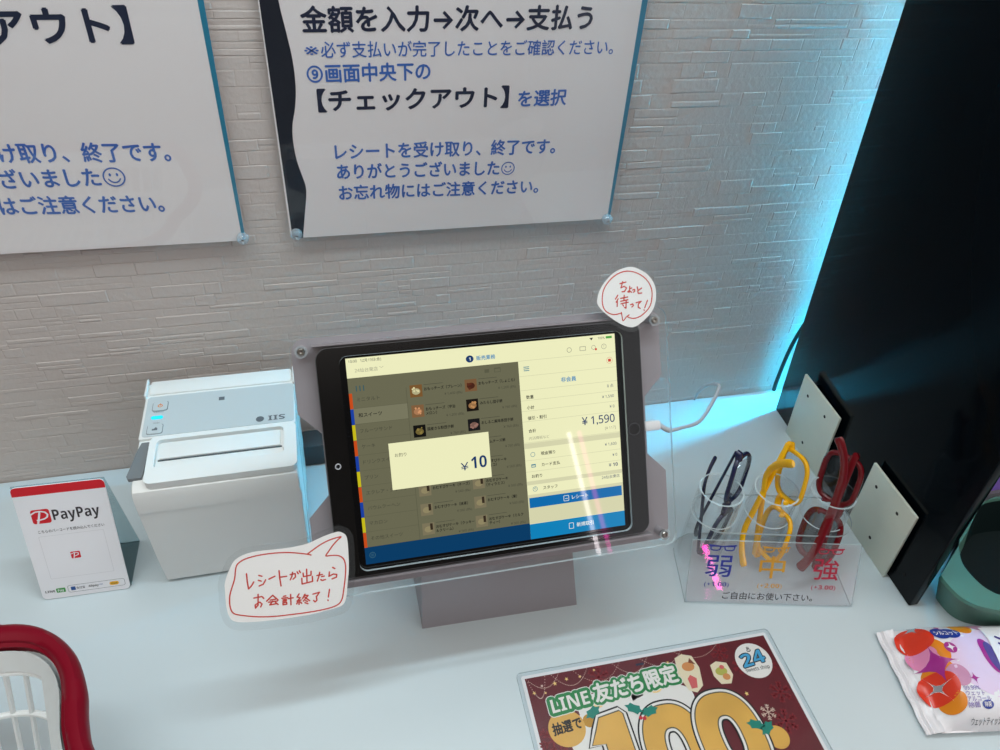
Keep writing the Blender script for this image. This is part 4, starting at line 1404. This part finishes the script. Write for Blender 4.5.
for cx, cy, r in ((0.070, -0.016, 0.0095), (0.0175, -0.060, 0.012), (0.015, -0.085, 0.010), (0.222, -0.058, 0.009), (0.198, -0.030, 0.007), (0.214, -0.082, 0.010), (0.062, -0.028, 0.006), (0.185, -0.014, 0.008), (0.226, -0.034, 0.005)):
    flake(cx, cy, r, MAR2, r * 0.14, 0.00078)
# garlands of dots
for xa, xb, dip in ((0.008, 0.036, 0.010), (0.030, 0.062, 0.012), (0.050, 0.092, 0.013), (0.086, 0.118, 0.011), (0.112, 0.150, 0.010), (0.008, 0.024, 0.018), (0.145, 0.185, 0.008)):
    for k in range(27):
        u = k / 26
        g.flat(ring(xa + (xb - xa) * u, YT - 0.001 - dip * 4 * u * (1 - u), 0.00038, n=6), 0.00082, CHN)
for cx, cy, r, m in ((0.0115, -0.0195, 0.0018, GOLDL), (0.0195, -0.0145, 0.0015, CHN), (0.031, -0.0145, 0.0021, GOLDL), (0.042, -0.0125, 0.0018, GOLDL), (0.054, -0.0125, 0.0016, GOLDL), (0.021, -0.021, 0.0014, GOLDL), (0.150, -0.0105, 0.0019, GOLDL), (0.135, -0.0145, 0.0015, GOLDL),
                     (0.068, -0.009, 0.0014, GOLDL), (0.192, -0.0540, 0.0021, GOLDL), (0.034, -0.069, 0.0020, GOLDL)):
    star(cx, cy, r, m, 0.00084, cx * 40)
# snow-white cloud behind the digits
for cx, cy, r in ((0.060, -0.042, 0.016), (0.085, -0.040, 0.018), (0.110, -0.038, 0.018), (0.132, -0.046, 0.014), (0.0955, -0.046, 0.0125), (0.06, -0.065, 0.03), (0.11, -0.065, 0.034)):
    g.flat(ring(cx, cy, r, r * 0.8), 0.00086 + r * 0.0001, WHT)
for cx, cy, r in ((0.062, -0.037, 0.006), (0.115, -0.033, 0.007)):
    g.flat(ring(cx, cy, r, r * 0.8), 0.00092, GOLDL)
# ice-cream cups
CRM, CHO, SKN, PNK = mat('cream_print', (226, 214, 184), 0.45), mat('choco_print', (120, 62, 40), 0.45), mat('biscuit_print', (206, 140, 84), 0.45), mat('pink_print', (206, 96, 96), 0.45)
g.flat([(0.1425, -0.012), (0.150, -0.0095), (0.1585, -0.0125), (0.1610, -0.024), (0.1575, -0.040), (0.1500, -0.045), (0.1435, -0.042), (0.1395, -0.028)], 0.00094, CRM)
g.flat(ring(0.1515, -0.0215, 0.0058, 0.0042, 20), 0.00096, SKN)
g.flat([(0.1465, -0.032), (0.1500, -0.029), (0.1545, -0.033), (0.1520, -0.041), (0.1465, -0.041)], 0.00096, PNK)
g.flat([(0.1555, -0.014), (0.1590, -0.021), (0.1530, -0.018)], 0.00098, CHO)
g.flat([(0.1715, -0.024), (0.178, -0.0215), (0.187, -0.0245), (0.1880, -0.036), (0.183, -0.043), (0.174, -0.042), (0.1705, -0.034)], 0.00094, CRM)
g.flat(ring(0.179, -0.031, 0.0055, 0.0038, 18), 0.00096, mat('lime_print', (176, 176, 84), 0.45))
g.flat(ring(0.1815, -0.0365, 0.0035, 0.0030, 16), 0.00098, SKN)
g.flat(ring(0.1810, -0.0275, 0.0022, 0.0020, 12), 0.00098, PNK)
g.flat([(0.106, -0.0105), (0.1135, -0.0105), (0.1135, -0.0125), (0.106, -0.0125)], 0.00094, SNAV if False else mat('navy_print', (26, 38, 66)))
# shop logo
g.flat(ring(0.2125, -0.0270, 0.0165, 0.0165), 0.00094, WHT)
LB = mat('logo_blue', (70, 160, 206), 0.45)
for q in range(8):
    g.text('24', 0.2010, -0.0262, 0.2240, -0.0236, 0.0165, 0.00096 + q * 4e-6, BLACK, 0.021, shift=(0.0009 * math.cos(q * math.pi / 4), 0.0009 * math.sin(q * math.pi / 4)))
g.text('24', 0.2010, -0.0262, 0.2240, -0.0236, 0.0165, 0.00103, LB, 0.04)
g.text('sweets shop', 0.2010, -0.0345, 0.2240, -0.0345, 0.0046, 0.00098, BLACK, 0.015)
g.text('♨', 0.2105, -0.0160, 0.2145, -0.0160, 0.005, 0.00098, BLACK)
# headline
for rr_, m, zq in ((0.0036, WHT, 0.00096), (0.0029, GREEN, 0.00104)):
    for q in range(16):
        sh = (rr_ * math.cos(q * math.pi / 8), rr_ * math.sin(q * math.pi / 8))
        g.text('LINE', 0.0225, -0.0335, 0.0560, -0.0310, 0.0158, zq + q * 4e-6, m, 0.021, shift=sh)
        g.text('友だち限定', 0.0615, -0.0300, 0.1385, -0.0250, 0.0172, zq + q * 4e-6, m, 0.0, shift=sh)
g.text('LINE', 0.0225, -0.0335, 0.0560, -0.0310, 0.0158, 0.00116, WHT, 0.06)
g.text('友だち限定', 0.0615, -0.0300, 0.1385, -0.0250, 0.0172, 0.00116, WHT, 0.05)
# gold bubble
g.flat(ring(0.0305, -0.0530, 0.0155, 0.0150), 0.00100, GOLD)
g.text('抽選で', 0.0185, -0.0525, 0.0435, -0.0505, 0.0105, 0.00108, BLACK, 0.045)
g.flat(ring(0.0505, -0.0505, 0.0055, 0.0055, 20), 0.00098, mat('bauble_print', (190, 138, 40), 0.4))


def digit1(o):
    pts = [(0.0475, -0.0700), (0.0540, -0.0600), (0.0590, -0.0505), (0.0775, -0.0480), (0.0790, -0.0500), (0.0790, -0.1500), (0.0590, -0.1500), (0.0590, -0.0710)]
    return grow(pts[::-1], -o)


for o_, m, zq in ((0.0050, BLACK, 0.00118), (0.0036, WHT, 0.00121), (0.0015, GRY, 0.00124), (0.0004, GOLD, 0.00127)):
    g.flat(digit1(o_), zq, m)
    for cx, hx, ty in ((0.1150, 0.0255, -0.0500), (0.1630, 0.0265, -0.0490)):
        cy = ty - 0.0375
        sup = lambda rx, ry: [(cx + rx * math.copysign(abs(math.cos(q)) ** 0.82, math.cos(q)), cy + ry * math.copysign(abs(math.sin(q)) ** 0.82, math.sin(q))) for q in [2 * math.pi * (k + 0.5) / 64 for k in range(64)]]
        zz_ = zq if cx < 0.14 else zq + 0.00012
        g.frame(grow(sup(hx, 0.0375), -o_), grow(sup(0.0100, 0.0195), o_), zz_, zz_, m)
# holly and berries
for cx, cy, a in ((0.0905, -0.0480, 2.6), (0.1030, -0.0525, 0.2), (0.0555, -0.0445, 0.5), (0.1950, -0.0845, 0.6), (0.1870, -0.0800, 2.8)):
    pts = []
    for k in range(12):
        u = k / 12 * 2 * math.pi
        r = 0.0082 if k % 2 == 0 else 0.0058
        px_, py_ = r * math.cos(u), r * 0.55 * math.sin(u)
        pts.append((cx + px_ * math.cos(a) - py_ * math.sin(a), cy + px_ * math.sin(a) + py_ * math.cos(a)))
    g.flat(pts, 0.00143, HOLLY)
for cx, cy in ((0.0935, -0.0565), (0.0965, -0.0575)):
    g.flat(ring(cx, cy, 0.0016, n=12), 0.00146, mat('berry_print', (196, 40, 56), 0.45))
g.flat(ring(0.2005, -0.093, 0.0095, 0.0095, 24), 0.00110, GOLD)
flake(0.2025, -0.0725, 0.0065, CHN, 0.0007, 0.00130)
g.build('printed_sheet', t)
g = G()
g.slab(rrect(0.0, -FHT, FWD, 0.0, 0.004), 0.0, 0.00155, clear('flyer_laminate', (250, 251, 252), 1.40, 0.07), ACRYLIC_EDGE)
g.build('laminate', t)

# ------------------------------------------------------------------ shopping basket
t = thing('shopping_basket', 'white plastic basket with thick dark red rim at lower left corner', 'basket', (-0.30, -0.42, 0))
RZ = 0.12
ro = [(-.30, -.2590), (-.271, -.2590), (-.251, -.2630), (-.233, -.2740), (-.217, -.2930), (-.207, -.3170), (-.2035, -.3350), (-.199, -.3520), (-.193, -.3650), (-.187, -.383), (-.182, -.405), (-.181, -.425), (-.185, -.46), (-.197, -.50), (-.205, -.53), (-.215, -.56), (-.235, -.58), (-.27, -.588), (-.36, -.588), (-.42, -.588)]
ri = [(-.30, -.2775), (-.267, -.2775), (-.247, -.2820), (-.233, -.2930), (-.2235, -.3100), (-.219, -.3320), (-.2165, -.3440), (-.211, -.3600), (-.206, -.3720), (-.202, -.388), (-.199, -.405), (-.199, -.425), (-.203, -.455), (-.214, -.495), (-.222, -.525), (-.231, -.545), (-.245, -.562), (-.275, -.569), (-.36, -.569), (-.42, -.569)]
mir = lambda L: L + [(-0.84 - x, y) for x, y in L[::-1][1:-1]]
ro = smooth_curve([(x + .30, y + .42, 0) for x, y in mir(ro)], 4, True)
ri = smooth_curve([(x + .30, y + .42, 0) for x, y in mir(ri)], 4, True)
n = len(ro)
g = G()
RED = mat('dark_red_plastic', (118, 3, 28), 0.36, spec=0.15)
mid = [((a[0] + b[0]) / 2, (a[1] + b[1]) / 2) for a, b in zip(ro, ri)]
lerp = lambda a, b, f: (a[0] + (b[0] - a[0]) * f, a[1] + (b[1] - a[1]) * f)
lay = [([lerp(a, b, 0.06) for a, b in zip(ro, ri)], -0.010), ([a[:2] for a in ro], -0.003), ([lerp(a, b, 0.10) for a, b in zip(ro, ri)], 0.0015), ([lerp(a, b, 0.3) for a, b in zip(ro, ri)], 0.004), ([lerp(a, b, 0.6) for a, b in zip(ro, ri)], 0.004), ([lerp(a, b, 0.82) for a, b in zip(ro, ri)], 0.002), ([lerp(a, b, 0.86) for a, b in zip(ro, ri)], 0.0002), ([b[:2] for b in ri], -0.001), ([lerp(a, b, 0.97) for a, b in zip(ro, ri)], -0.008)]
vs = [(x, y, RZ + dz) for L, dz in lay for x, y in L]
fs = [[i * n + k, i * n + (k + 1) % n, ((i + 1) % len(lay)) * n + (k + 1) % n, ((i + 1) % len(lay)) * n + k] for i in range(len(lay)) for k in range(n)]
fs = [f[::-1] for f in fs]
g.add(vs, fs, RED, True)
b_ = g.build('rim', t)
b_['label'] = 'thick glossy dark red rim'
# lattice wall: bars and rails tapering to the base
BW = mat('white_basket_plastic', (236, 240, 240), 0.4)
cxb, cyb = -0.12, 0.0


def lower(p, zq):
    f = 1 - zq / RZ
    return ((p[0] - cxb) * (1 - 0.125 * f) + cxb, (p[1] - cyb) * (1 - 0.155 * f) + cyb, zq)


src = [lerp(a, b, 0.88) for a, b in zip(ro, ri)]
g = G()
band = [[lower(p, RZ - 0.004) for p in src], [lower(p, RZ - 0.024) for p in src]]
vs = [p for r_ in band for p in r_]
vi = [((p[0] - cxb) * 0.988 + cxb, (p[1] - cyb) * 0.985 + cyb, p[2]) for p in vs]
fs = [[k, n + k, n + (k + 1) % n, (k + 1) % n] for k in range(n)]
g.add(vs, fs, BW, True)
g.add(vi, [f[::-1] for f in fs], BW, True)
g.add(band[1] + vi[n:], [[k, n + k, n + (k + 1) % n, (k + 1) % n] for k in range(n)], BW)
for zq in (0.092, 0.050, 0.004):
    g.tube([lower(p, zq) for p in src], 0.0024, BW, 8, closed=True)
per = [0.0]
for k in range(n):
    a, b = src[k], src[(k + 1) % n]
    per.append(per[-1] + math.hypot(a[0] - b[0], a[1] - b[1]))
nb_ = int(per[-1] / 0.0160)
for q in range(nb_):
    sd = per[-1] * q / nb_
    k = max(i for i in range(n) if per[i] <= sd)
    f = (sd - per[k]) / max(1e-9, per[k + 1] - per[k])
    p = lerp(src[k], src[(k + 1) % n], f)
    g.tube([lower(p, RZ - 0.022), lower(p, 0.004)], 0.0020, BW, 6)
# solid corner webs
for k in range(n):
    a, b = src[k], src[(k + 1) % n]
    if abs(a[0] - cxb) > 0.178 and abs(a[1] - cyb) > 0.100:
        q4 = [lower(a, RZ - 0.022), lower(b, RZ - 0.022), lower(b, 0.004), lower(a, 0.004)]
        g.add(q4, [[0, 1, 2, 3]], BW, True)
        g.add([((p[0] - cxb) * 0.988 + cxb, (p[1] - cyb) * 0.985 + cyb, p[2]) for p in q4], [[3, 2, 1, 0]], BW, True)
g.build('lattice_wall', t)
g = G()
bx0, bx1, by0, by1 = -0.28, 0.048, -0.12, 0.12
x = bx0
while x < bx1:
    g.box(x, by0, 0.002, x + 0.003, by1, 0.006, BW)
    x += 0.0165
y = by0
while y < by1:
    g.box(bx0, y, 0.0022, bx1, y + 0.003, 0.0058, BW)
    y += 0.036
g.build('grid_base', t)

# ------------------------------------------------------------------ pink-white tube lamps at the shop front (seen as streaks in the gloss)
t = thing('tube_lamp', 'upright shop-front lamp with one white and one pink tube, mirrored in the tablet', 'lamp', (0.865, -2.45, -0.74))
for x, ycol, k, nm in ((0.0, (255, 244, 248), 9.0, 'white'), (0.045, (255, 96, 190), 5.0, 'pink')):
    g = G()
    g.lathe([(0.0001, 1.29), (0.009, 1.29), (0.009, 1.81), (0.0001, 1.81)], emis('tube_glow_' + nm, ycol, k), 12, x)
    b_ = g.build('tube', t)
    b_['label'] = nm + ' glowing tube'
g = G()
g.lathe([(0.0001, 0), (0.07, 0), (0.07, 0.02), (0.010, 0.03), (0.010, 1.28), (0.0001, 1.28)], mat('lamp_post', (120, 120, 124), 0.4), 16, 0.022)
g.box(-0.012, -0.009, 1.275, 0.057, 0.009, 1.29, mat('lamp_post', (120, 120, 124)))
g.build('post', t)

t = thing('tube_lamp', 'single slanting pink tube lamp low at the shop front, mirrored in the glasses holder', 'lamp', (0.52, -2.45, -0.74))
g = G()
g.tube([(-0.033, 0, 0.84), (0.028, 0, 0.645)], 0.010, emis('tube_glow_deep_pink', (255, 70, 190), 26.0), 12)
g.build('tube', t)
g = G()
g.lathe([(0.0001, 0), (0.06, 0), (0.06, 0.02), (0.009, 0.03), (0.009, 0.645), (0.0001, 0.645)], mat('lamp_post', (120, 120, 124)), 16, 0.030)
g.build('post', t)
